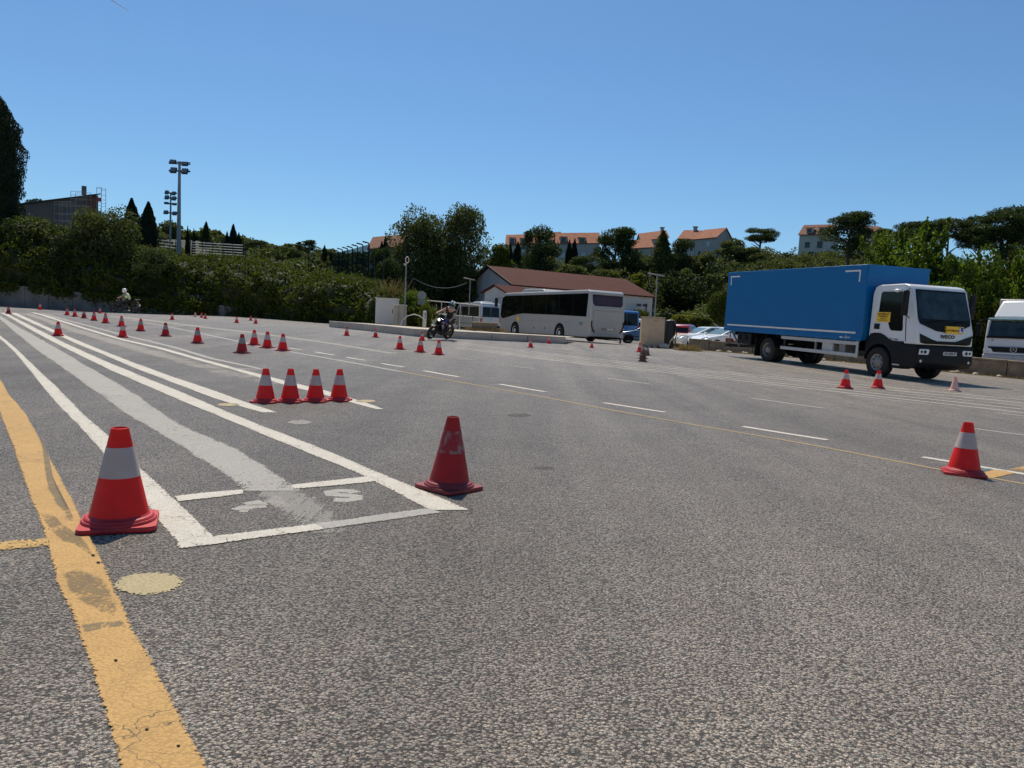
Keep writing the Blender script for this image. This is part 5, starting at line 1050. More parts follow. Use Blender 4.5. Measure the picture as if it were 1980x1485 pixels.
def bank_pt(u, v):
    """u 0..1 along, v 0..1 up and back ; v>1 : rolls down behind"""
    px = -110 + 942 * u; b = bank_base(px); hw = (1.6 - .9 * ss(0, 460, px)) if px < 440 else 0.0
    setb = 7.5 if px < 640 else 7.5 - 4.5 * ss(640, 830, px)
    t = P(px, tl(px), b.y + setb); H_ = t.z - b.z
    vv = min(v, 1.0); y = b.y + .1 + setb * (.22 * vv + .78 * vv ** 3.2); z = b.z + hw * .8 + (H_ - hw * .8) * (1 - (1 - vv) ** 1.5)
    x = b.x + (t.x - b.x) * vv
    if v > 1: y += (v - 1) * 8; z -= (v - 1) ** 2 * 4
    q = Vector((x, y, z)); n1 = mn.noise(Vector((x * .28, y * .28, z * .4))) ; n2 = mn.noise(Vector((x * .9, y * .9, z * 1.1 + 5)))
    amp = .9 * math.sin(math.pi * min(1, vv * .9 + .05)); n3 = mn.noise(Vector((x * 2.1, y * 2.1, z * 2.3 + 9))); q.y -= amp * (1.7 * n1 + 1.05 * n2 + .4 * n3); q.z += .45 * n1 * vv + .30 * n2 + .12 * n3
    return q
NU, NV = 300, 34
gridp = np.array([[bank_pt(i / NU, 1.35 * j / NV) for i in range(NU + 1)] for j in range(NV + 1)])
m = MB(); m.v = [tuple(gridp[j, i] + np.array([0, .25, -.15])) for j in range(NV + 1) for i in range(NU + 1)]; m.f = [(j * (NU + 1) + i, j * (NU + 1) + i + 1, (j + 1) * (NU + 1) + i + 1, (j + 1) * (NU + 1) + i) for j in range(NV) for i in range(NU)]
bk = m.build('bank', 'undergrowth', smooth=True, ang=180); struct(bk)
def scatter_grid(g, n, wfun=None):
    J, I = g.shape[0] - 1, g.shape[1] - 1; j = rng.uniform(0, J, n); i = rng.uniform(0, I, n)
    j0 = j.astype(int).clip(0, J - 1); i0 = i.astype(int).clip(0, I - 1); fj = (j - j0)[:, None]; fi = (i - i0)[:, None]
    p = g[j0, i0] * (1 - fj) * (1 - fi) + g[j0, i0 + 1] * (1 - fj) * fi + g[j0 + 1, i0] * fj * (1 - fi) + g[j0 + 1, i0 + 1] * fj * fi
    du = g[j0, i0 + 1] - g[j0, i0]; dv = g[j0 + 1, i0] - g[j0, i0]; nn = np.cross(du, dv); nn /= np.linalg.norm(nn, axis=1, keepdims=True) + 1e-9; return p, nn
n = 150000; p_, nn = scatter_grid(gridp, n)
cl = np.array([mn.noise(Vector((q[0] * 1.5, q[1] * 1.5, q[2] * 1.5))) for q in p_[:n]]); lift = np.clip(rng.gamma(1.5, .09, n) + cl * .30, -.1, .9)
p_ = p_ + nn * lift[:, None]; size = rng.uniform(.05, .12, n); keep = cl + rng.normal(0, .13, n) > -.07; p_, nn, size = p_[keep], nn[keep], size[keep]
ivy = bpy.data.objects.new('ivy', quads_mesh('ivy', leaves(p_, size, .75, nn, .3), 'leaf_ivy')); COL.objects.link(ivy); ivy['kind'] = 'stuff'
# hanging fringe on the wall
C = []
for k in range(9000):
    px = random.uniform(-90, 470); b = bank_base(px); dens = .35 + .65 * ss(100, 420, px); dr = abs(random.gauss(0, .35 + .55 * ss(150, 450, px)))
    if mn.noise(Vector((px * .03, 0, 0))) + dens < random.uniform(.1, .9): continue
    C.append((b.x, b.y - random.uniform(.0, .28), b.z + 1.9 - .9 * ss(0, 460, px) + .15 - dr))
C = np.array(C); fr = bpy.data.objects.new('hanging_ivy', quads_mesh('hanging_ivy', leaves(C, rng.uniform(.07, .15, len(C)), .75), 'leaf_ivy')); COL.objects.link(fr); fr['kind'] = 'stuff'
# pale tall grass + reeds where the bank falls away
def tuft(px0, px1, y0, y1, d, n, h0, h1, mat, name):
    segs = [(P(px0, y0, d), P(px1, y1, d), .5)]; return grass_patch(name, segs, n, h0, h1, mat)
tuft(655, 735, 541, 551, 60, 1500, .2, .5, 'leaf_olive', 'tall_grass'); tuft(752, 770, 572, 577, 55, 160, .6, 1.5, 'straw', 'reeds')

# ================================================================== TREES
def lobes_crown(lobes, n, size, sj=.35, shell=.55, aspect=.6, flat=.2, gauss=.0, N_up=0):
    tot = sum(l[6] if len(l) > 6 else l[3] * l[4] + l[4] * l[5] + l[3] * l[5] for l in lobes); C = []; NN = []
    for l in lobes:
        w = l[6] if len(l) > 6 else l[3] * l[4] + l[4] * l[5] + l[3] * l[5]; k = int(n * w / tot); d = rng.normal(size=(k, 3)); d /= np.linalg.norm(d, axis=1, keepdims=True)
        r = shell + (1 - shell) * rng.random(k) ** .5; r *= 1 + .10 * rng.normal(size=k)
        C.append(np.array(l[:3]) + d * r[:, None] * np.array(l[3:6])); NN.append(d)
    C = np.concatenate(C); NN = np.concatenate(NN); s = size * (1 + sj * rng.normal(size=len(C))).clip(.4, 2); return leaves(C, s, aspect, NN, flat)
def crown_broad(seed, n=9000, size=.026, k=26):
    r = random.Random(seed); L_ = []
    for i in range(k):
        a = r.uniform(0, 6.28); z = r.uniform(.12, .9); rad = .33 * math.sin(math.pi * (z * .78 + .16)) * r.uniform(.5, 1.1); s = r.uniform(.10, .19); L_.append((rad * math.cos(a), rad * math.sin(a), z, s, s, s * r.uniform(.7, 1.0)))
    L_.append((0, 0, .45, .26, .26, .34)); return quads_mesh('crown', lobes_crown(L_, n, size, shell=.6), None)
def crown_pine(seed, n=15000, size=.019, k=34, umbrella=False):
    r = random.Random(seed); L_ = []
    for i in range(k):
        a = r.uniform(0, 6.28); z = r.uniform(.45, .9) if umbrella else r.uniform(.06, .92); rad = (.36 * (1 - ((z - .6) / .5) ** 2) if umbrella else .36 * math.sin(math.pi * (z * .62 + .30))) * r.uniform(.6, 1.1); s = r.uniform(.09, .17); L_.append((rad * math.cos(a), rad * math.sin(a), z, s * 1.25, s * 1.25, s * .55))
    if not umbrella: L_.append((0, 0, .45, .27, .27, .42))
    return quads_mesh('crown', lobes_crown(L_, n, size, shell=.45, aspect=.35, flat=.0), None)
def crown_cypress(seed, n=9000, size=.024, col=False):
    z = rng.random(n) ** .85; pf = lambda z: (np.clip(z / .10, 0, 1) ** .5) * ((1 - np.clip((z - .45) / .56, 0, 1) ** 2.4) if col else (1 - np.clip((z - .30) / .72, 0, 1) ** 1.7)) * .44 + .012; a = rng.uniform(0, 6.283, n); w = 1 + .10 * np.sin(a * 3 + z * 9 + seed) + .07 * np.sin(a * 7 - z * 21) + .06 * np.sin(z * 47 + a * 2)
    rad = pf(z) * w * (.84 + .24 * rng.random(n)); C = np.stack([rad * np.cos(a), rad * np.sin(a), z], 1); N_ = np.stack([np.cos(a), np.sin(a), np.full(n, .4)], 1)
    V = leaves(C, size * rng.uniform(.6, 1.3, n), .5, N_, .35); core = []
    for j in range(14):
        for i_ in range(14):
            q = []
            for (jj, ii) in ((j, i_), (j, i_ + 1), (j + 1, i_ + 1), (j + 1, i_)):
                zz = jj / 14 * .97; r_ = float(pf(np.array(zz))) * .86; an = ii / 14 * 6.2832; q.append((r_ * math.cos(an), r_ * math.sin(an), zz))
            core.append(q)
    return quads_mesh('crown', np.concatenate([V, np.array(core)]), None)
def crown_fir(seed, n=11000, size=.022):
    z = rng.random(n) ** 1.25; tier = (z * 9 + seed * .3) % 1; rad = ((1 - z) ** .8 * .46 + .01) * (1 - .38 * tier) * rng.uniform(.45, 1.05, n); a = rng.uniform(0, 6.283, n); rad = rad * (1 + .18 * np.sin(a * 5 + z * 13)); 
    return quads_mesh('crown', leaves(np.stack([rad * np.cos(a), rad * np.sin(a), z], 1), size * rng.uniform(.6, 1.2, n), .4), None)
def crown_shoots(seed, n=16000, size=.016, k=58):
    r = random.Random(seed); L_ = [(0, 0, .42, .40, .40, .40, 2.2)]; 
    for i in range(k):
        a = r.uniform(0, 6.28); z = r.uniform(.12, .82); rad = .40 * math.sin(math.pi * (z * .70 + .2)) * r.uniform(.6, 1.1); s = r.uniform(.06, .11); L_.append((rad * math.cos(a), rad * math.sin(a), z, s, s, s * 1.5, .10))
    for i in range(14 if seed == 0 else 3):
        a = r.uniform(0, 6.28); rad = .33 * r.random() ** .6; x, y = rad * math.cos(a), rad * math.sin(a); z0 = r.uniform(.68, .84)
        for q in range(5): L_.append((x * (1 + .1 * q), y * (1 + .1 * q), z0 + q * .045, .024 - .003 * q, .024 - .003 * q, .04, .016))
    return quads_mesh('crown', lobes_crown(L_, n, size, shell=.75, aspect=.6, flat=.1), None)
CR = {'broad': [crown_broad(i) for i in range(4)], 'pine': [crown_pine(10 + i) for i in range(3)], 'umbrella': [crown_pine(20, umbrella=True), crown_pine(21, umbrella=True)], 'cypress': [crown_cypress(i) for i in range(3)], 'fir': [crown_fir(0)], 'shoots': [crown_shoots(i) for i in range(3)], 'big': [crown_broad(31, 26000, .0125, 60), crown_broad(32, 26000, .0125, 60), crown_broad(33, 26000, .0125, 60)], 'bigcyp': [crown_cypress(9, 42000, .012, True)]}
LM = {'broad': 'leaf_olive', 'pine': 'leaf_pine', 'umbrella': 'leaf_pine', 'cypress': 'leaf_cypress', 'fir': 'leaf_dark', 'shoots': 'leaf_bright', 'big': 'leaf_olive', 'bigcyp': 'leaf_cypress'}
crown_cache = {}
def crown_mesh(kind, idx, mat):
    k = (kind, idx, mat)
    if k not in crown_cache:
        me = CR[kind][idx]
        if me.materials: me = me.copy(); me.materials.clear()
        me.materials.append(M[mat]); crown_cache[k] = me
    return crown_cache[k]
def tree(kind, px, yt, yb, w, d, label, group=None, mat=None, idx=None, name=None, cat='tree', depth=.85):
    top = P(px, yt, d); bot = P(px, yb, d); x, y = bot.x, bot.y; zg = terr(x, y) if y > 60 or x > 24 else gz(x, y); zg = min(zg, bot.z + .3)
    if px < 350 and 62 < d < 75: zg = bot.z + .2
    t = thing(name or {'broad': 'leafy_tree', 'big': 'leafy_tree', 'pine': 'pine_tree', 'umbrella': 'umbrella_pine', 'cypress': 'cypress_tree', 'bigcyp': 'cypress_tree', 'fir': 'fir_tree', 'shoots': 'leafy_shrub'}[kind], (x, y, zg), random.uniform(0, 6.28) if kind != 'x' else 0, label, cat, group)
    mat = mat or LM[kind]; idx = random.randrange(len(CR[kind])) if idx is None else idx; W_ = w * d / F; H_ = top.z - bot.z; o = bpy.data.objects.new('crown', crown_mesh(kind, idx, mat)); COL.objects.link(o); o.parent = t; o.location = (0, 0, bot.z - zg); o.scale = (W_ * 1.12, W_ * 1.12 * depth, H_)
    m = MB(); hh = bot.z - zg + H_ * (.85 if kind in ('cypress', 'fir', 'bigcyp') else .72); r = max(.05, W_ * .035); m.path([(0, 0, -.3), (r * .6, 0, hh * .4), (-r * .3, r * .4, hh * .75), (0, 0, hh)], [r * 1.3, r, r * .7, r * .25], 7)
    if kind not in ('cypress', 'fir', 'bigcyp'):
        for k in range(5):
            a = k * 1.3 + px; z0 = (bot.z - zg) + H_ * (.1 + .1 * k); m.path([(0, 0, z0), (math.cos(a) * W_ * .16, math.sin(a) * W_ * .16, z0 + H_ * .14), (math.cos(a) * W_ * .3, math.sin(a) * W_ * .3, z0 + H_ * .24)], [r * .55, r * .35, r * .12], 5)
    m.build('trunk', 'bark', t, smooth=True, ang=180); return t
# left side
tree('bigcyp', -22, 158, 450, 104, 68, 'huge dark cypress filling the left edge of the picture', depth=1.0)
tree('big', 205, 398, 560, 150, 66, 'big leafy bush rising in front of the scaffolded building', idx=0)
tree('big', 60, 425, 560, 190, 67, 'dark bush mass at the foot of the huge cypress', mat='leaf_dark')
tree('big', 298, 482, 575, 96, 65, 'rounded bush right of the rider in the white helmet', mat='leaf_pine', name='round_bush', cat='bush')
tree('big', 140, 455, 565, 120, 64.5, 'low dark bush between the huge cypress and the big leafy bush', mat='leaf_dark', name='dark_bush', cat='bush')
tree('cypress', 254, 384, 490, 34, 84, 'left one of two pointed cypresses behind the big leafy bush'); tree('cypress', 286, 391, 495, 38, 82, 'right one of two pointed cypresses behind the big leafy bush')
tree('broad', 75, 386, 430, 60, 140, 'distant tree top behind the roof of the scaffolded building', mat='leaf_dark')
tree('fir', 398, 428, 480, 34, 150, 'distant fir with a spiky top between the mast and the cypress group')
for x, yt, w, lb in ((362, 437, 9, 'thin distant cypress tip right of the tall mast'), (374, 441, 8, 'smaller distant cypress tip left of the spiky fir'), (438, 448, 14, 'leftmost shorter cypress of the dark group above the white bars'), (450, 434, 22, 'tallest cypress of the dark group above the white bars'), (461, 450, 14, 'third cypress of the dark group above the white bars'), (466, 462, 10, 'lowest cypress at the right of the dark group'), (332, 466, 18, 'small dark cypress between the two masts and the white bars'), (627, 474, 10, 'small cypress left of the green court net'), (640, 484, 8, 'tiny cypress tip behind the green court net'), (744, 456, 13, 'taller cypress in front of the tiled house'), (737, 466, 11, 'shorter cypress in front of the tiled house')):
    tree('cypress', x, yt, 512 if x < 500 else 505, w, 120, lb)
tree('umbrella', 497, 463, 492, 42, 150, 'wide flat-topped pine right of the cypress group', depth=1); tree('pine', 597, 463, 490, 36, 150, 'dark distant pine left of the green court net'); tree('pine', 577, 467, 486, 14, 150, 'small pine beside the dark distant pine')
tree('pine', 310, 458, 480, 30, 150, 'dark distant tree top left of the masts', mat='leaf_dark')
# the two big trees
tree('big', 806, 404, 600, 150, 82, 'left one of the two big leafy trees in the middle', idx=0); tree('big', 893, 401, 600, 130, 84, 'right one of the two big leafy trees in the middle', idx=1)
tree('big', 850, 470, 605, 150, 85, 'darker low tree between and behind the two big leafy trees', mat='leaf_dark', idx=2)
tree('broad', 962, 474, 540, 60, 100, 'yellow-green tree right of the two big leafy trees', mat='leaf_ivy'); tree('broad', 752, 500, 590, 60, 76, 'low dark bush left of the two big leafy trees', mat='leaf_pine'); tree('broad', 735, 478, 560, 56, 110, 'round tree below the tiled house behind the court net', mat='leaf_pine')
# yard shrubs
tree('big', 800, 560, 632, 64, 53, 'bright bush at the right end of the ivy bank behind the cabinets', mat='leaf_bright', name='bank_bush', cat='bush'); tree('big', 822, 586, 640, 34, 50, 'small dark bush tip below the round road sign', mat='leaf_ivy', name='bank_bush', cat='bush')
# hillside, distinct trees
for k, a in enumerate([
 ('pine', 1046, 434, 560, 96, 128, 'tall dark pine towering left of the terraced houses'), ('pine', 1020, 446, 490, 34, 132, 'small rounded pine crown touching the tall dark pine'), ('pine', 1186, 438, 560, 104, 126, 'broad dark pine in front of the terraced house end'),
 ('cypress', 1098, 464, 530, 14, 130, 'left cypress of a pair before the terraced houses'), ('cypress', 1108, 462, 530, 16, 131, 'right cypress of a pair before the terraced houses'), ('cypress', 985, 470, 520, 12, 140, 'thin dark cypress at the left end of the terraced houses'), ('cypress', 999, 468, 525, 20, 138, 'bushy cypress in front of the balcony house'),
 ('fir', 1275, 446, 570, 100, 120, 'pointed olive-coloured conifer right of the broad dark pine'), ('pine', 1312, 457, 570, 80, 122, 'dark conifer left of the house with the orange roof'), ('umbrella', 1468, 438, 486, 70, 160, 'lone umbrella pine standing against the sky'), ('pine', 1640, 407, 500, 106, 118, 'large dark pine in front of the house with dormers'),
 ('pine', 1716, 441, 500, 70, 112, 'pale olive pine right of the large dark pine'), ('broad', 1413, 460, 520, 60, 130, 'rounded green tree right of the orange-roofed house'), ('pine', 1460, 476, 560, 70, 128, 'brownish pine below the lone umbrella pine'),
 ('umbrella', 1830, 418, 500, 90, 88, 'dark umbrella pine above the bright shrubs, left one'), ('umbrella', 1768, 423, 500, 86, 90, 'dark umbrella pine behind the tall green shoots'), ('umbrella', 1930, 394, 520, 120, 86, 'big pine at the top right corner of the trees'), ('pine', 1968, 420, 540, 90, 84, 'olive pine at the right edge of the picture'), ('umbrella', 1888, 432, 520, 70, 86, 'lower umbrella pine between the two big pines on the right'),
 ('pine', 1128, 492, 560, 84, 124, 'dark rounded pine between the cypress pair and the broad pine'), ('broad', 1255, 500, 570, 90, 122, 'olive bushes at the foot of the pointed conifer'), ('pine', 1232, 488, 560, 50, 124, 'slender olive conifer between the broad pine and the pointed conifer'), ('broad', 1350, 486, 560, 90, 124, 'leafy bush below the long orange-roofed house'), ('broad', 1110, 510, 575, 90, 110, 'bushy green tree just above the red hall roof'), ('broad', 1170, 520, 580, 80, 108, 'second bushy tree above the red hall roof'), ('broad', 1010, 520, 565, 70, 106, 'grey-green bush behind the left end of the red hall roof'), ('broad', 1232, 528, 560, 34, 96, 'small yellow-green tree beyond the right end of the hall roof')]):
    kw = {}
    if 'yellow-green tree beyond' in a[6]: kw['mat'] = 'leaf_yellow'
    if 'brownish' in a[6]: kw['mat'] = 'leaf_olive'
    if 'olive' in a[6]: kw['mat'] = 'leaf_olive'
    tree(*a, **kw)
# bright shrubs behind the lorries
for px, yt, yb, w, d, lb in ((1640, 500, 640, 130, 42, 'bright leafy shrub showing above the middle of the blue box'), (1745, 432, 690, 190, 40, 'tall bright shrub with upright shoots above the lorry cab'), (1850, 462, 700, 170, 38, 'bright leafy tree directly behind the lorry cab'), (1925, 470, 700, 150, 39, 'dark-hearted leafy tree above the white lorry'), (1990, 450, 700, 150, 37, 'bright leafy tree cut off by the right edge'), (1560, 520, 640, 110, 46, 'lower bright shrub above the left part of the blue box'), (1800, 520, 720, 160, 36.5, 'dense green shrub filling the gap right of the cab'), (1895, 560, 720, 110, 36, 'shadowy shrub between the two lorries')):
    tree('shoots', px, yt, yb, w, d, lb, mat='leaf_ivy' if 'shadowy' in lb or 'dark-hearted' in lb else None, cat='shrub', depth=.7, idx=0 if 'upright' in lb else 1 + (px % 2))
for px, yt, yb, w, d, lb in ((1322, 608, 645, 70, 56, 'low yellow-green hedge behind the dark red hatchback'), (1352, 612, 645, 60, 55, 'low green hedge behind the white cars'), (1392, 560, 640, 60, 70, 'green bush right above the white cars'), (1240, 600, 640, 60, 80, 'bush behind the foot of the hall')):
    tree('broad', px, yt, yb, w, d, lb, mat='leaf_yellow' if 'yellow' in lb else 'leaf_ivy', name='hedge', cat='hedge')
# back wall of the far parking
m = MB(); 
fw_ = thing('yard_wall', (0, 0, 0), 0, 'long low brown wall at the foot of the wooded hillside', 'wall')
for k in range(14):
    a = Vector((12 + 3 * k, 82 - .5 * k)); b = Vector((15 + 3 * k - .03, 81.5 - .5 * k)); za = gz(*a)
    m = MB(); m.v = [(a.x, a.y, za - .3), (b.x, b.y, za - .3), (b.x, b.y + .4, za - .3), (a.x, a.y + .4, za - .3), (a.x, a.y, za + 2.1), (b.x, b.y, za + 2.1), (b.x, b.y + .4, za + 2.1), (a.x, a.y + .4, za + 2.1)]; m.f = [(3, 2, 1, 0), (4, 5, 6, 7), (0, 1, 5, 4), (1, 2, 6, 5), (2, 3, 7, 6), (3, 0, 4, 7)]; m.build('panel', 'render_brown', fw_)
# woodland masses
def wood(name, spots, per, mat, size=(.16, .34)):
    C = []; N_ = []
    for x, y, z, r, h in spots:
        for q in range(5):
            ox, oy, oz = rng.normal(0, r * .45), rng.normal(0, r * .45), rng.uniform(.25, .8) * h; k = per // 5; d = rng.normal(size=(k, 3)); d /= np.linalg.norm(d, axis=1, keepdims=True); rr = r * rng.uniform(.45, .75)
            C.append(np.array([x + ox, y + oy, z + oz]) + d * np.array([rr, rr, rr * .8]) * (.7 + .3 * rng.random((k, 1)) + .06 * rng.normal(size=(k, 1)))); N_.append(d)
    C = np.concatenate(C); N_ = np.concatenate(N_); o = bpy.data.objects.new(name, quads_mesh(name, leaves(C, rng.uniform(size[0], size[1], len(C)), .6, N_, .3), mat)); COL.objects.link(o); o['kind'] = 'stuff'; return o
sp1, sp2, sp3 = [], [], []
for k in range(300):
    y = random.uniform(86, 172); x = random.uniform(-2, .80 * y + 6)
    if y < 100 and x < 17: continue
    r = random.uniform(1.8, 3.4); h = random.uniform(3.5, 6.5); pxx = CX + F * x / y
    if 955 < pxx < 1420 and y > 140: h *= .55
    (sp1 if k % 3 else sp2).append((x, y, terr(x, y) - .5, r, h))
def left_sky(px):
    L_ = [(-400, 470), (60, 470), (300, 462), (340, 456), (450, 462), (500, 480), (560, 488), (640, 496), (760, 500)]
    for (a, b), (c, d) in zip(L_, L_[1:]):
        if a <= px <= c: return b + (d - b) * (px - a) / (c - a)
    return 500
for k in range(190):
    y = random.uniform(112, 225); pxx = random.uniform(-60, 800) if k % 5 else random.uniform(-500, -60); x = (pxx - CX) / F * y; zt = terr(x, y)
    if k % 2: y = random.uniform(170, 225); x = (pxx - CX) / F * y; zt = terr(x, y)
    h = random.uniform(3, 6) if not k % 2 else max(3.0, min(13, (P(pxx, left_sky(pxx) + random.uniform(0, 12), y).z - zt) * .95)); sp3.append((x, y, zt - .6, random.uniform(2.4, 4.2), h))
for k in range(26):
    y = random.uniform(78, 84); x = random.uniform(14, 60); sp1.append((x, y + 3, gz(x, y), random.uniform(1.5, 2.6), random.uniform(3, 5)))
for k in range(40):
    y = random.uniform(44, 80); x = random.uniform(.63 * y + 3, .8 * y + 6); sp2.append((x, y, terr(x, y) - .5, random.uniform(1.6, 2.8), random.uniform(3, 5)))
for k in range(230):
    y = random.uniform(112, 143); pxx = random.uniform(1185, 1760); x = (pxx - CX) / F * y; yt = 493 + 7 * math.sin(pxx * .03) - (17 if pxx > 1420 else 0) + (25 if pxx < 1230 else 0); ztop = P(pxx, yt, y).z; zt = terr(x, y); h = max(2.5, min(9.5, (ztop - zt + .5))) ; (sp1 if k % 3 else sp2).append((x, y, zt - .5, random.uniform(1.8, 3.0), h))
for k in range(60):
    pxx = random.uniform(960, 1230); y = random.uniform(118, 150); x = (pxx - CX) / F * y; zt = terr(x, y); h = max(2, min(7, P(pxx, 520, y).z - zt)); sp1.append((x, y, zt - .5, random.uniform(1.6, 2.6), h))
wood('woodland', sp1, 1000, 'leaf_olive', (.12, .26)); wood('woodland', sp2, 1000, 'leaf_dark', (.12, .26)); wood('distant_woodland', sp3, 1700, 'leaf_olive', (.25, .5))

# ================================================================== BUILDINGS
def house(name, A, B, hw, depth, rise, wall, roof, label, wins=(), dormers=(), chim=(), hip=0.0, base=-3, over=.25, gable_side=True, ends=()):
    """A,B : eave points of the front wall (world). hw wall height below eave"""
    ax = Vector((B.x - A.x, B.y - A.y, 0)); L_ = ax.length; ax.normalize(); t = thing(name, (A.x, A.y, A.z - hw), math.atan2(ax.y, ax.x), label, 'building')
    dz = B.z - A.z
    m = MB(); m.add([(0, 0, base), (L_, 0, base), (L_, depth, base), (0, depth, base), (0, 0, hw), (L_, 0, hw + dz), (L_, depth, hw + dz), (0, depth, hw), (0, depth / 2, hw + rise), (L_, depth / 2, hw + rise + dz)], [(0, 1, 5, 4), (2, 3, 7, 6), (0, 4, 8, 7, 3), (1, 2, 6, 9, 5)]); m.build('wall', wall, t)
    m = MB(); e = over; k = rise / (depth / 2)
    for sgn in (0, 1):
        y0, y1 = (-e, depth / 2) if sgn == 0 else (depth + e, depth / 2); z0 = hw - e * k; m.slab([(-e, y0, z0 + .02), (L_ + e, y0, z0 + dz + .02), (L_ + e - hip, y1, hw + rise + dz + .02), (-e, y1, hw + rise + .02)], (0, 0, .14))
    ro = m.build('roof', roof, t)
    for (u, z, w, h, mt) in wins: 
        f = MB().box(u - w / 2 - .07, u + w / 2 + .07, -.05, .02, z - h / 2 - .07, z + h / 2 + .07).build('window', 'render_white' if wall != 'render_white' else 'render_grey', t); MB().box(u - w / 2, u + w / 2, -.07, -.05, z - h / 2, z + h / 2).build('pane', mt, f)
    for (u, z, w, h) in dormers:
        y = (z - hw) / k; d_ = MB().box(u - w / 2, u + w / 2, y - .3, y + h * 1.3, z - .2, z + h).build('dormer', wall, ro if False else t); MB().slab([(u - w / 2 - .15, y - .45, z + h), (u + w / 2 + .15, y - .45, z + h), (u + w / 2 + .15, y + h * 1.6, z + h + .35), (u - w / 2 - .15, y + h * 1.6, z + h + .35)], (0, 0, .12)).build('roof', roof, d_); MB().box(u - w * .33, u + w * .33, y - .34, y - .30, z + .05, z + h * .85).build('pane', 'window_dark', d_)
    for (u, h) in chim: MB().box(u - .35, u + .35, depth / 2 - .35, depth / 2 + .35, hw + rise - .5 + dz * u / L_, hw + rise + h + dz * u / L_).build('chimney', 'render_grey', t); MB().box(u - .5, u + .5, depth / 2 - .5, depth / 2 + .5, hw + rise + h + dz * u / L_, hw + rise + h + .15 + dz * u / L_).build('chimney_cap', 'steel_dark', t)
    return t
# hall with the red roof
A, B = P(992, 551.5, 75), P(1262, 574.5, 83); 
dzf = 5.2
hall = house('hall', A, B, A.z - gz(A.x, A.y), 12, 2.15, 'render_white', 'roof_red', 'long low white hall with a dark red roof behind the coach', base=-.5, over=.3)
ax = Vector((B.x - A.x, B.y - A.y, 0)); LH = ax.length
for u, z, w, h, mt in ((13.1, 3.5, 1.2, 1.5, 'steel'),): f = MB().box(u - w / 2 - .06, u + w / 2 + .06, -.05, .02, z - h / 2, z + h / 2).build('window', 'render_grey', hall); MB().box(u - w / 2, u + w / 2, -.07, -.05, z - h / 2 + .05, z + h / 2 - .05).build('shutter', 'steel', f)
for u in (15.9, 16.75): 
    for k in range(4): MB().box(u - .28 + k * .17, u - .15 + k * .17, -.03, .0, 3.55, 3.82).build('wall_letter', 'ink_black', hall)
ac = thing('air_conditioner', hall.matrix_world @ Vector((0, 0, 0)), 0, 'wall-mounted air conditioning unit on the white hall', 'air conditioner')
bpy.context.view_layer.update(); ac.matrix_world = hall.matrix_world @ Matrix.Translation((16.1, -.22, 2.35)); MB().box(-.42, .42, -.18, .2, -.32, .32).build('casing', 'cabinet_grey', ac, bevel=.03); m = MB(); m.lathe([(.08, -.185), (.2, -.185), (.22, -.2), (.2, -.205), (.08, -.2)], 18, 'y', (-.08, 0, 0)); m.build('fan_grille', 'steel_dark', ac)
MB().box(LH - .9, LH - .8, -.08, 0, -.3, A.z - gz(A.x, A.y) - .9).build('downpipe', 'steel_dark', hall)
# gable windows strip and porch
gz_h = A.z - gz(A.x, A.y)
for k in range(4): MB().box(-.05, .0, 1.6 + k * .85, 2.25 + k * .85, 1.1, 2.3).build('gable_window', 'window_dark', hall)
for s, (y0, z0, y1, z1) in enumerate(((-.3, gz_h - .1, 6, gz_h + 2.15), (12.3, gz_h - .1, 6, gz_h + 2.15))): MB().slab([(-.36, y0, z0), (-.36, y1, z1), (-.36, y1, z1 + .22), (-.36, y0, z0 + .22)], (.06, 0, 0)).build('verge_board', 'steel_dark', hall)
pa = P(978, 566, 69); pb = P(1024, 569, 72); porch = house('porch', pa, pb, pa.z - gz(pa.x, pa.y), 2.6, .62, 'render_white', 'roof_red', 'small red-roofed annex in front of the hall gable', base=-.5, over=.3)
# terraced houses on the hill
def hill(name, xa, ya, xb, yb, d, hwpx, depth, rise, wall, roof, label, db=None, **kw):
    A = P(xa, ya, d); B = P(xb, yb, db or d); return house(name, A, B, hwpx * d / F, depth, rise, wall, roof, label, base=-7, **kw)
sc_ = 160 / F
hill('terraced_house', 1076, 471, 1160, 470, 160, 30, 9, 2.7, 'render_grey', 'roof_orange', 'grey terraced house with two dormers on its tiled roof', wins=[(1.5, 1.0, .9, 1.1, 'shutter'), (3.3, 1.0, .9, 1.1, 'window_dark'), (6.0, 1.1, 1.0, 1.2, 'shutter'), (7.6, 1.1, 1.0, 1.2, 'shutter')], dormers=[(1.5, 3.9, 1.5, 1.1), (5.6, 3.9, 1.5, 1.1)])
hill('balcony_house', 979, 474, 1045, 472, 158, 42, 9, 2.6, 'render_cream', 'roof_orange', 'cream house with a long balcony left of the tall pine', wins=[(4.6, 3.0, .8, 1.9, 'window_dark'), (5.8, 3.0, .8, 1.9, 'shutter'), (6.6, 3.0, .7, 1.9, 'shutter'), (5.0, 0, .7, 1.4, 'shutter'), (6.2, 0, .5, 1.4, 'window_dark'), (3.6, 3.0, .7, 1.8, 'shutter')], dormers=[(1.2, 5.2, 1.3, 1.2), (3.6, 5.2, 1.3, 1.2)])
bal = thing('balcony_rail', P(1024, 494, 157), 0, 'metal balcony in front of the cream house', 'balcony'); MB().box(-2.6, 2.6, -.7, .9, -.55, -.4).build('slab', 'render_cream', bal); MB().box(-2.6, 2.6, -.7, -.66, .45, .5).build('rail', 'steel', bal); m = MB(); [m.box(-2.6 + .2 * k, -2.57 + .2 * k, -.69, -.67, -.4, .45) for k in range(27)]; m.build('balusters', 'steel', bal)
hill('far_house', 1060, 465, 1084, 463, 175, 20, 8, 2.2, 'render_cream', 'roof_brown', 'small roof end visible right of the tall pine')
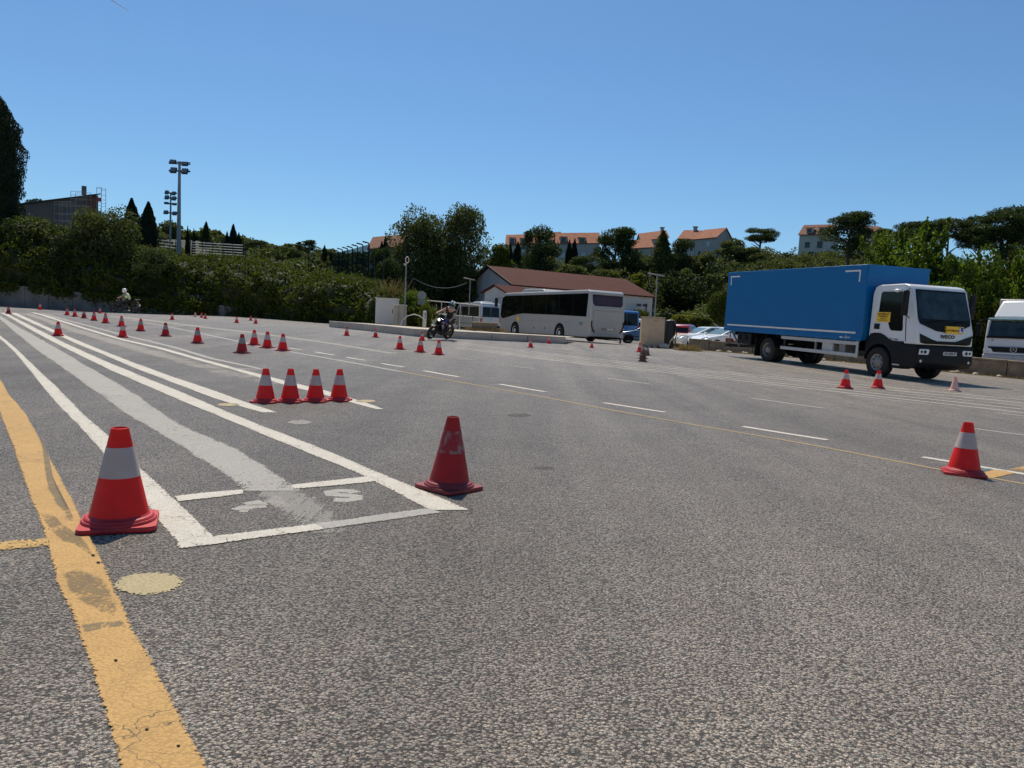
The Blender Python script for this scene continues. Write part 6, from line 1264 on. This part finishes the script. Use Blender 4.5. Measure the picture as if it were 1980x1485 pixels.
hill('small_house', 1222, 481, 1262, 478, 150, 22, 8, 2.0, 'render_grey', 'roof_orange', 'low grey house with a bright orange roof behind the broad pine')
hill('gabled_house', 1241, 466, 1292, 459, 165, 16, 8, 2.0, 'render_grey', 'roof_orange', 'upper orange roof between the two pines with a chimney', chim=[(5.2, .7)])
hill('long_house', 1312, 462, 1344, 463, 161, 32, 9, 2.4, 'render_cream', 'roof_orange', 'cream half of the long orange-roofed house', db=159.2, wins=[(1.7, 2.6, .8, 1.0, 'window_dark'), (3.0, 1.6, .6, 1.0, 'window_dark')], chim=[(2.3, .8)])
hill('stone_house', 1344.5, 463, 1385, 459, 159, 34, 9, 2.5, 'render_grey', 'roof_orange', 'grey stone half of the long orange-roofed house', db=156, wins=[(1.2, .8, .6, 1.0, 'window_dark'), (3.0, 2.8, .7, .9, 'shutter'), (2.9, .7, .8, 1.1, 'shutter')])
hill('dormer_house', 1546, 454, 1604, 453, 145, 28, 9, 2.4, 'render_cream', 'roof_brown', 'cream house with two roof windows behind the large dark pine', db=142, wins=[(1.6, .9, .9, 1.1, 'window_dark'), (3.9, .9, 1.0, 1.3, 'window_dark')], dormers=[(1.7, 3.3, 1.2, .9), (4.0, 3.3, 1.2, .9)])
hill('far_house', 1680, 450, 1712, 449, 170, 16, 8, 1.8, 'render_cream', 'roof_brown', 'bit of brown roof showing right of the large dark pine')
hill('tiled_house', 712, 482, 775, 476, 130, 26, 10, 2.6, 'render_brown', 'roof_brown', 'tiled house behind the green court net', wins=[(2.0, 1.2, .7, .9, 'window_dark')])
# building under renovation
A = P(30, 398, 92); B = P(182, 375, 99); bt = thing('building', (A.x, A.y, terr(A.x, A.y)), math.atan2(B.y - A.y, B.x - A.x), 'brown building under renovation with a sloping roof edge', 'building'); Lb = (B - A).length; za = A.z - terr(A.x, A.y); zb = B.z - terr(A.x, A.y)
MB().prism([(0, -3), (0, za), (Lb - .9, zb - .1), (Lb - .9, -3)], 0, 9).build('wall', 'render_brown', bt); MB().prism([(Lb - 1.6, -3), (Lb - 1.6, zb - .35), (Lb, zb - .12), (Lb, -3)], -.08, 8.8).build('brick_corner', 'brick_red', bt)
MB().slab([(-.3, -.4, za + .0), (Lb + .2, -.4, zb + .02), (Lb + .2, 9.3, zb + .02), (-.3, 9.3, za)], (0, 0, .16)).build('roof', 'steel_dark', bt); MB().box(Lb - 1.5, Lb - 1.05, 1, 1.5, zb - .2, zb + 1.0).build('chimney', 'render_brown', bt)
for u in (2.0, 4.2): MB().box(u, u + .9, -.05, .0, za - 4.2, za - 2.4).build('window', 'window_dark', bt)
def scaf(pxs, ys, d, label, dd=1.0, extra=None):
    a = P(pxs[0], ys[0], d); zb_ = terr(a.x, a.y); t = thing('scaffolding', (a.x, a.y, zb_), 0, label, 'scaffolding')
    for px in pxs:
        for k in (0, dd): q = P(px, ys[0], d); MB().tube((q.x - a.x, k, 0), (q.x - a.x, k, q.z - zb_), .028, n=6).build('standard', 'steel', t)
    for y in ys:
        for k in (0, dd): q0 = P(pxs[0], y, d); q1 = P(pxs[-1], y, d); MB().tube((q0.x - a.x, k, q0.z - zb_), (q1.x - a.x, k, q1.z - zb_), .022, n=6).build('ledger', 'steel', t)
    return t
scaf([137, 167], [370, 377, 384, 397, 412], 93, 'scaffold bay with thin rails against the middle of the brown building'); scaf([105, 120, 137], [390, 396, 413, 426], 92, 'lower scaffold bay at the left of the brown building')
st = scaf([187, 196], [362, 365, 375, 384, 391, 397], 93, 'narrow scaffold tower at the right corner of the brown building'); q = P(191.5, 386, 93); MB().box(q.x - st.location.x - .28, q.x - st.location.x + .28, -.1, -.06, q.z - st.location.z - .25, q.z - st.location.z + .25).build('orange_sheet', 'lamp_red', st)
# contrail
a = P(200, -10, 9000); b = P(248, 20, 9000); m = MB(); m.tube(a, b, 5.5, 3.5, 8); ct = m.build('contrail', 'contrail_white', smooth=True); struct(ct)

LBL = {'woodland': 'dense green trees and scrub covering the hillside on the right', 'distant_woodland': 'dark tree-covered slope beyond the sports ground on the left', 'ivy': 'thick ivy and creeper covering the long bank on the left', 'hanging_ivy': 'ivy hanging down over the concrete retaining wall', 'rubble': 'loose pale stones along the foot of the low wall', 'tall_grass': 'tall grass along the falling crest of the ivy bank', 'reeds': 'pale dry reeds behind the utility cabinets'}
for o_ in list(COL.objects):
    if o_.get('kind') == 'stuff' and o_.parent is None:
        b_ = o_.name.split('.')[0]; o_['category'] = {'woodland': 'trees', 'distant_woodland': 'trees', 'rubble': 'stones'}.get(b_, 'plants'); o_['label'] = LBL.get(b_, 'tufts of dry straw-coloured grass')
dg_ = [o_ for o_ in COL.objects if o_.name.startswith('dry_grass')]
for o_, l_ in zip(dg_, ('dry grass below the stone planter on the island', 'thin dry grass along the foot of the low wall', 'taller dry grass around the bent metal frame')): o_['label'] = l_; o_['category'] = 'grass'
dw_ = [o_ for o_ in COL.objects if o_.name.startswith('woodland')]
for o_, l_ in zip(dw_, ('lighter olive-green trees and scrub covering the hillside', 'darker green trees mixed into the hillside woods')): o_['label'] = l_
# ================================================================== MOTORCYCLES AND RIDERS
def skin_body(name, pts, edges, mat, parent, sub=1, root=0):
    """one continuous surface grown over a skeleton ; pts : (x,y,z,r)"""
    me = bpy.data.meshes.new(name); me.from_pydata([p[:3] for p in pts], edges, []); me.update(); me.materials.append(M[mat])
    o = bpy.data.objects.new(name, me); COL.objects.link(o); o.parent = parent
    sk = o.modifiers.new('skin', 'SKIN'); sk.use_smooth_shade = True
    for i, p in enumerate(pts): o.data.skin_vertices[0].data[i].radius = (p[3], p[3]); o.data.skin_vertices[0].data[i].use_root = (i == root)
    sb = o.modifiers.new('sub', 'SUBSURF'); sb.levels = sub; sb.render_levels = sub; return o
def motorcycle(loc, rz, lean, label, tankmat, tail):
    t = thing('motorcycle', loc, 0, label, 'motorcycle'); t.rotation_mode = 'QUATERNION'
    t.rotation_quaternion = Quaternion((0, 0, 1), rz) @ Quaternion((1, 0, 0), lean)
    for x, w in ((0, .16), (1.42, .115)):
        m = MB(); m.lathe([(.225, -w / 2 * .8), (.285, -w / 2), (.315, -w / 4), (.32, 0), (.315, w / 4), (.285, w / 2), (.225, w / 2 * .8)], 30, 'y', (x, 0, .32), closed=True); ty = m.build('wheel', 'rubber', t, smooth=True, ang=60)
        m = MB(); m.lathe([(.232, -.045), (.205, -.04), (.205, .04), (.232, .045)], 30, 'y', (x, 0, .32), closed=True)
        for k in range(10): a = 2 * math.pi * k / 10; m.tube((x, 0, .32), (x + .21 * math.cos(a), 0, .32 + .21 * math.sin(a)), .011, n=5)
        m.tube((x, -.06, .32), (x, .06, .32), .045); m.build('rim', 'moto_black', ty, smooth=True, ang=40)
        m = MB(); m.lathe([(.09, .062), (.15, .062), (.15, .067), (.09, .067)], 24, 'y', (x, 0, .32), closed=True); m.build('brake_disc', 'steel_dark', ty)
    m = MB()
    for s in (-1, 1): m.tube((1.42, s * .085, .32), (1.16, s * .085, .92), .026, .03); m.path([(1.10, s * .02, .90), (.85, s * .13, .72), (.60, s * .14, .48)], .025); m.path([(.60, s * .1, .42), (.30, s * .09, .36), (0, s * .09, .32)], .028); m.path([(.62, s * .10, .78), (.25, s * .10, .80), (-.08, s * .08, .88)], .018)
    m.tube((.2, 0, .42), (.42, 0, .78), .035); m.build('frame', 'moto_black', t, smooth=True)
    m = MB(); m.box(.48, .92, -.15, .15, .24, .46); m.box(.62, .88, -.16, .16, .44, .66); m.tube((.66, -.21, .38), (.66, .21, .38), .10, n=14); m.build('engine', 'steel_dark', t, bevel=.03)
    m = MB(); m.box(.88, 1.0, -.13, .13, .40, .66); m.build('radiator', 'chassis', t)
    m = MB(); m.path([(.9, .06, .36), (.7, .08, .20), (.4, -.12, .20), (.15, -.17, .34), (-.12, -.18, .46)], [.03, .03, .035, .06, .055], 10); m.build('exhaust', 'steel', t, smooth=True)
    m = MB(); m.grid(lambda u, v: (.50 + .56 * u, (.06 + .11 * math.sin(math.pi * min(1, u * .85 + .12))) * math.cos(math.pi * v), .76 + .02 * u + .20 * math.sin(math.pi * (u * .72 + .14)) * math.sin(math.pi * v)), 12, 12); m.box(.55, .98, -.12, .12, .70, .78); m.build('tank', tankmat, t, smooth=True, ang=60)
    m = MB(); [m.prism([(.86, .72), (1.14, .78), (1.16, .66), (.95, .50)], s * .15 - .015, s * .15 + .015) for s in (-1, 1)]; m.build('side_cowl', tankmat, t, bevel=.012)
    m = MB(); m.prism([(.54, .80), (.30, .78), (.05, .86), (-.12, .92), (-.16, .88), (.05, .80), (.4, .72), (.54, .74)], -.11, .11); m.build('seat', 'rubber', t, bevel=.025)
    m = MB(); m.prism([(.10, .80), (-.16, .89), (-.24, .86), (.0, .74)], -.07, .07); m.build('tail', tankmat, t, bevel=.02)
    for x, r, a0, a1 in ((1.42, .345, 55, 150), (0, .35, 40, 120)): m = MB(); m.grid(lambda u, v: (x + r * math.cos(R(a0 + (a1 - a0) * u)), -.075 + .15 * v, .32 + r * math.sin(R(a0 + (a1 - a0) * u))), 10, 2); m.build('mudguard', 'moto_black', t, smooth=True)
    m = MB(); m.path([(1.02, -.38, 1.00), (1.06, -.28, 1.03), (1.12, -.10, .99), (1.12, .10, .99), (1.06, .28, 1.03), (1.02, .38, 1.00)], .013, 8); m.build('handlebar', 'steel_dark', t, smooth=True)
    for s in (-1, 1):
        m = MB(); m.tube((1.055, s * .27, 1.03), (1.015, s * .40, .995), .02, n=10); m.build('grip', 'rubber', t, smooth=True)
        m = MB(); m.path([(1.07, s * .24, 1.04), (1.10, s * .30, 1.16), (1.08, s * .34, 1.22)], .008); m.ell((1.07, s * .37, 1.24), .02, .06, .045, 10, 6); m.build('mirror', 'moto_black', t, smooth=True)
        m = MB(); m.tube((1.18, s * .10, .84), (1.18, s * .19, .84), .012); m.ell((1.18, s * .2, .84), .03, .02, .02, 8, 5); m.build('indicator', 'lamp_amber', t, smooth=True)
        m = MB(); m.tube((.30, s * .1, .36), (.34, s * .22, .33), .015); m.build('foot_peg', 'steel', t)
    m = MB(); m.ell((1.20, 0, .88), .09, .10, .09, 16, 10); m.build('headlamp', 'moto_black', t, smooth=True); m = MB(); m.lathe([(.001, .095), (.028, .093), (.042, .09), (.045, .075)], 18, 'x', (1.20, 0, .88)); m.build('headlamp_lens', 'lamp_lit' if tail == 'near' else 'lamp_clear', t, smooth=True)
    m = MB(); m.prism([(1.20, .96), (1.12, 1.10), (1.10, 1.09), (1.16, .95)], -.12, .12); m.build('fly_screen', 'glass_dark', t, bevel=.01)
    m = MB(); m.tube((-.18, 0, .86), (-.30, 0, .62), .012); m.box(-.33, -.31, -.10, .10, .52, .68); m.build('plate_holder', 'plate_grey', t); m = MB(); m.box(-.26, -.23, -.06, .06, .83, .88); m.build('tail_lamp', 'lamp_red', t)
    if tail == 'rack': m = MB(); m.box(-.36, -.02, -.10, .10, .99, 1.01); m.tube((-.1, -.07, .9), (-.12, -.07, 1.0), .01); m.tube((-.1, .07, .9), (-.12, .07, 1.0), .01); m.build('luggage_rack', 'alu', t)
    return t
def rider(bike, label, turn, helmet, top, arms_bare, vest=False):
    p = thing('person', (0, 0, 0), 0, label, 'person'); p.rotation_mode = 'QUATERNION'; p.location = bike.location; p.rotation_quaternion = bike.rotation_quaternion
    P_ = []; E = []
    def v(x, y, z, r): P_.append((x, y, z, r)); return len(P_) - 1
    hip = v(.42, 0, .92, .145); w = v(.47, 0, 1.06, .135); ch = v(.56, 0, 1.24, .155); sh = v(.63, 0, 1.38, .13); nk = v(.68, 0, 1.47, .058); hd_ = v(.71, 0, 1.56, .085); ht = v(.72, 0, 1.66, .08)
    E += [(hip, w), (w, ch), (ch, sh), (sh, nk), (nk, hd_), (hd_, ht)]
    arms, legs = [], []
    for s in (-1, 1):
        a = v(.62, s * .18, 1.37, .062); b = v(.76, s * .30, 1.17, .046); c = v(.95, s * .345, 1.065, .033); d = v(1.005, s * .35, 1.04, .034); E += [(sh, a), (a, b), (b, c), (c, d)]; arms.append((a, b, c))
        for k, (dy, L_) in enumerate(((-.035, .050), (-.012, .058), (.012, .055), (.034, .045))):
            f = v(1.045, s * .345 + dy, 1.035, .011); g_ = v(1.05, s * .345 + dy, 1.035 - L_ * .75, .009); h_ = v(1.03, s * .345 + dy, 1.035 - L_ * 1.05, .008); E += [(d, f), (f, g_), (g_, h_)]
        th = v(1.0, s * (.345 - .045), 1.02, .011); t2 = v(1.02, s * (.345 - .06), .995, .009); E += [(d, th), (th, t2)]
        q = v(.50, s * .12, .90, .098); kn = v(.86, s * .19, .76, .068); an = v(.56, s * .20, .40, .045); he = v(.52, s * .20, .36, .045); to = v(.70, s * .21, .335, .036); E += [(hip, q), (q, kn), (kn, an), (an, he), (he, to)]; legs.append((q, kn, an, he, to))
    skin_body('body', P_, E, 'skin', p)
    def sub(name, idxs, edges, mat, k=1.12, add=.006, extra=None):
        pts = [(*P_[i][:3], P_[i][3] * k + add) for i in idxs]; mp = {i: j for j, i in enumerate(idxs)}; return skin_body(name, pts, [(mp[a], mp[b]) for a, b in edges], mat, p)
    ti = [hip, w, ch, sh]; te = [(hip, w), (w, ch), (ch, sh)]
    for (a, b, c), s in zip(arms, (-1, 1)):
        if arms_bare:
            m_ = tuple(P_[a][i] * .5 + P_[b][i] * .5 for i in range(3)); P_.append((*m_, .058)); mid = len(P_) - 1; ti += [a, mid]; te += [(sh, a), (a, mid)]
        else: ti += [a, b, c]; te += [(sh, a), (a, b), (b, c)]
    sub('shirt' if arms_bare else 'jacket', ti, te, top)
    if vest: sub('safety_vest', [hip, w, ch, sh], [(hip, w), (w, ch), (ch, sh)], 'vest', 1.22, .012)
    li = [hip]; le = []
    for q, kn, an, he, to in legs: li += [q, kn, an]; le += [(hip, q), (q, kn), (kn, an)]
    sub('trousers', li, le, 'trousers')
    for q, kn, an, he, to in legs: 
        pts = [(*P_[i][:3], P_[i][3] * 1.15 + .008) for i in (an, he, to)]; skin_body('shoe', pts, [(0, 1), (1, 2)], 'rubber', p)
    h = bpy.data.objects.new('helmet', None)
    m = MB(); m.ell((0, 0, 0), .155, .125, .145, 20, 14); m.ell((.03, 0, -.06), .13, .115, .11, 18, 10); h = m.build('helmet', helmet, p, smooth=True); h.location = (.735, 0, 1.60); h.rotation_euler = (0, R(8), turn)
    m = MB(); m.grid(lambda u, v_: (.163 * math.cos(R(-52 + 104 * u)), .135 * math.sin(R(-52 + 104 * u)), -.045 + .085 * v_), 10, 3); m.build('visor', 'glass_dark', h, smooth=True)
    if helmet == 'helmet_teal': m = MB(); [m.grid(lambda u, v_: ((.158 * math.cos(R(-20 + 40 * u)) + 0) * math.cos(R(30 + 70 * v_)) - .01, s * (.03 + .045 * u), .150 * math.sin(R(30 + 70 * v_))), 2, 8) for s in (-1, 1)]; m.build('stripe', 'helmet_white', h, smooth=True)
    return p
t_ = NT('lamp_lit'); e_ = t_.n('Emission'); e_.inputs['Color'].default_value = (1, .96, .88, 1); e_.inputs['Strength'].default_value = 6; t_.l(e_.outputs[0], t_.out.inputs[0]); M['lamp_lit'] = t_.m
g = G(862, 656.5); hx = Vector((-.40, -.916, 0)); b1 = motorcycle((g.x, g.y, g.z + .02), math.atan2(hx.y, hx.x), R(-24), 'blue and black naked motorcycle leaning hard in a turn near the kerb', 'moto_blue', 'near')
rider(b1, 'rider in a black t-shirt and dark helmet leaning into the turn', R(22), 'helmet_teal', 'shirt_black', True)
g = GD(261, 51); b2 = motorcycle((g.x, g.y, g.z + .01), R(180 + 3), 0, 'black motorcycle riding along the concrete wall on the left', 'moto_black', 'rack')
rider(b2, 'rider in a white helmet, grey jacket and pale safety vest', 0, 'helmet_white', 'jacket_grey', False, True)
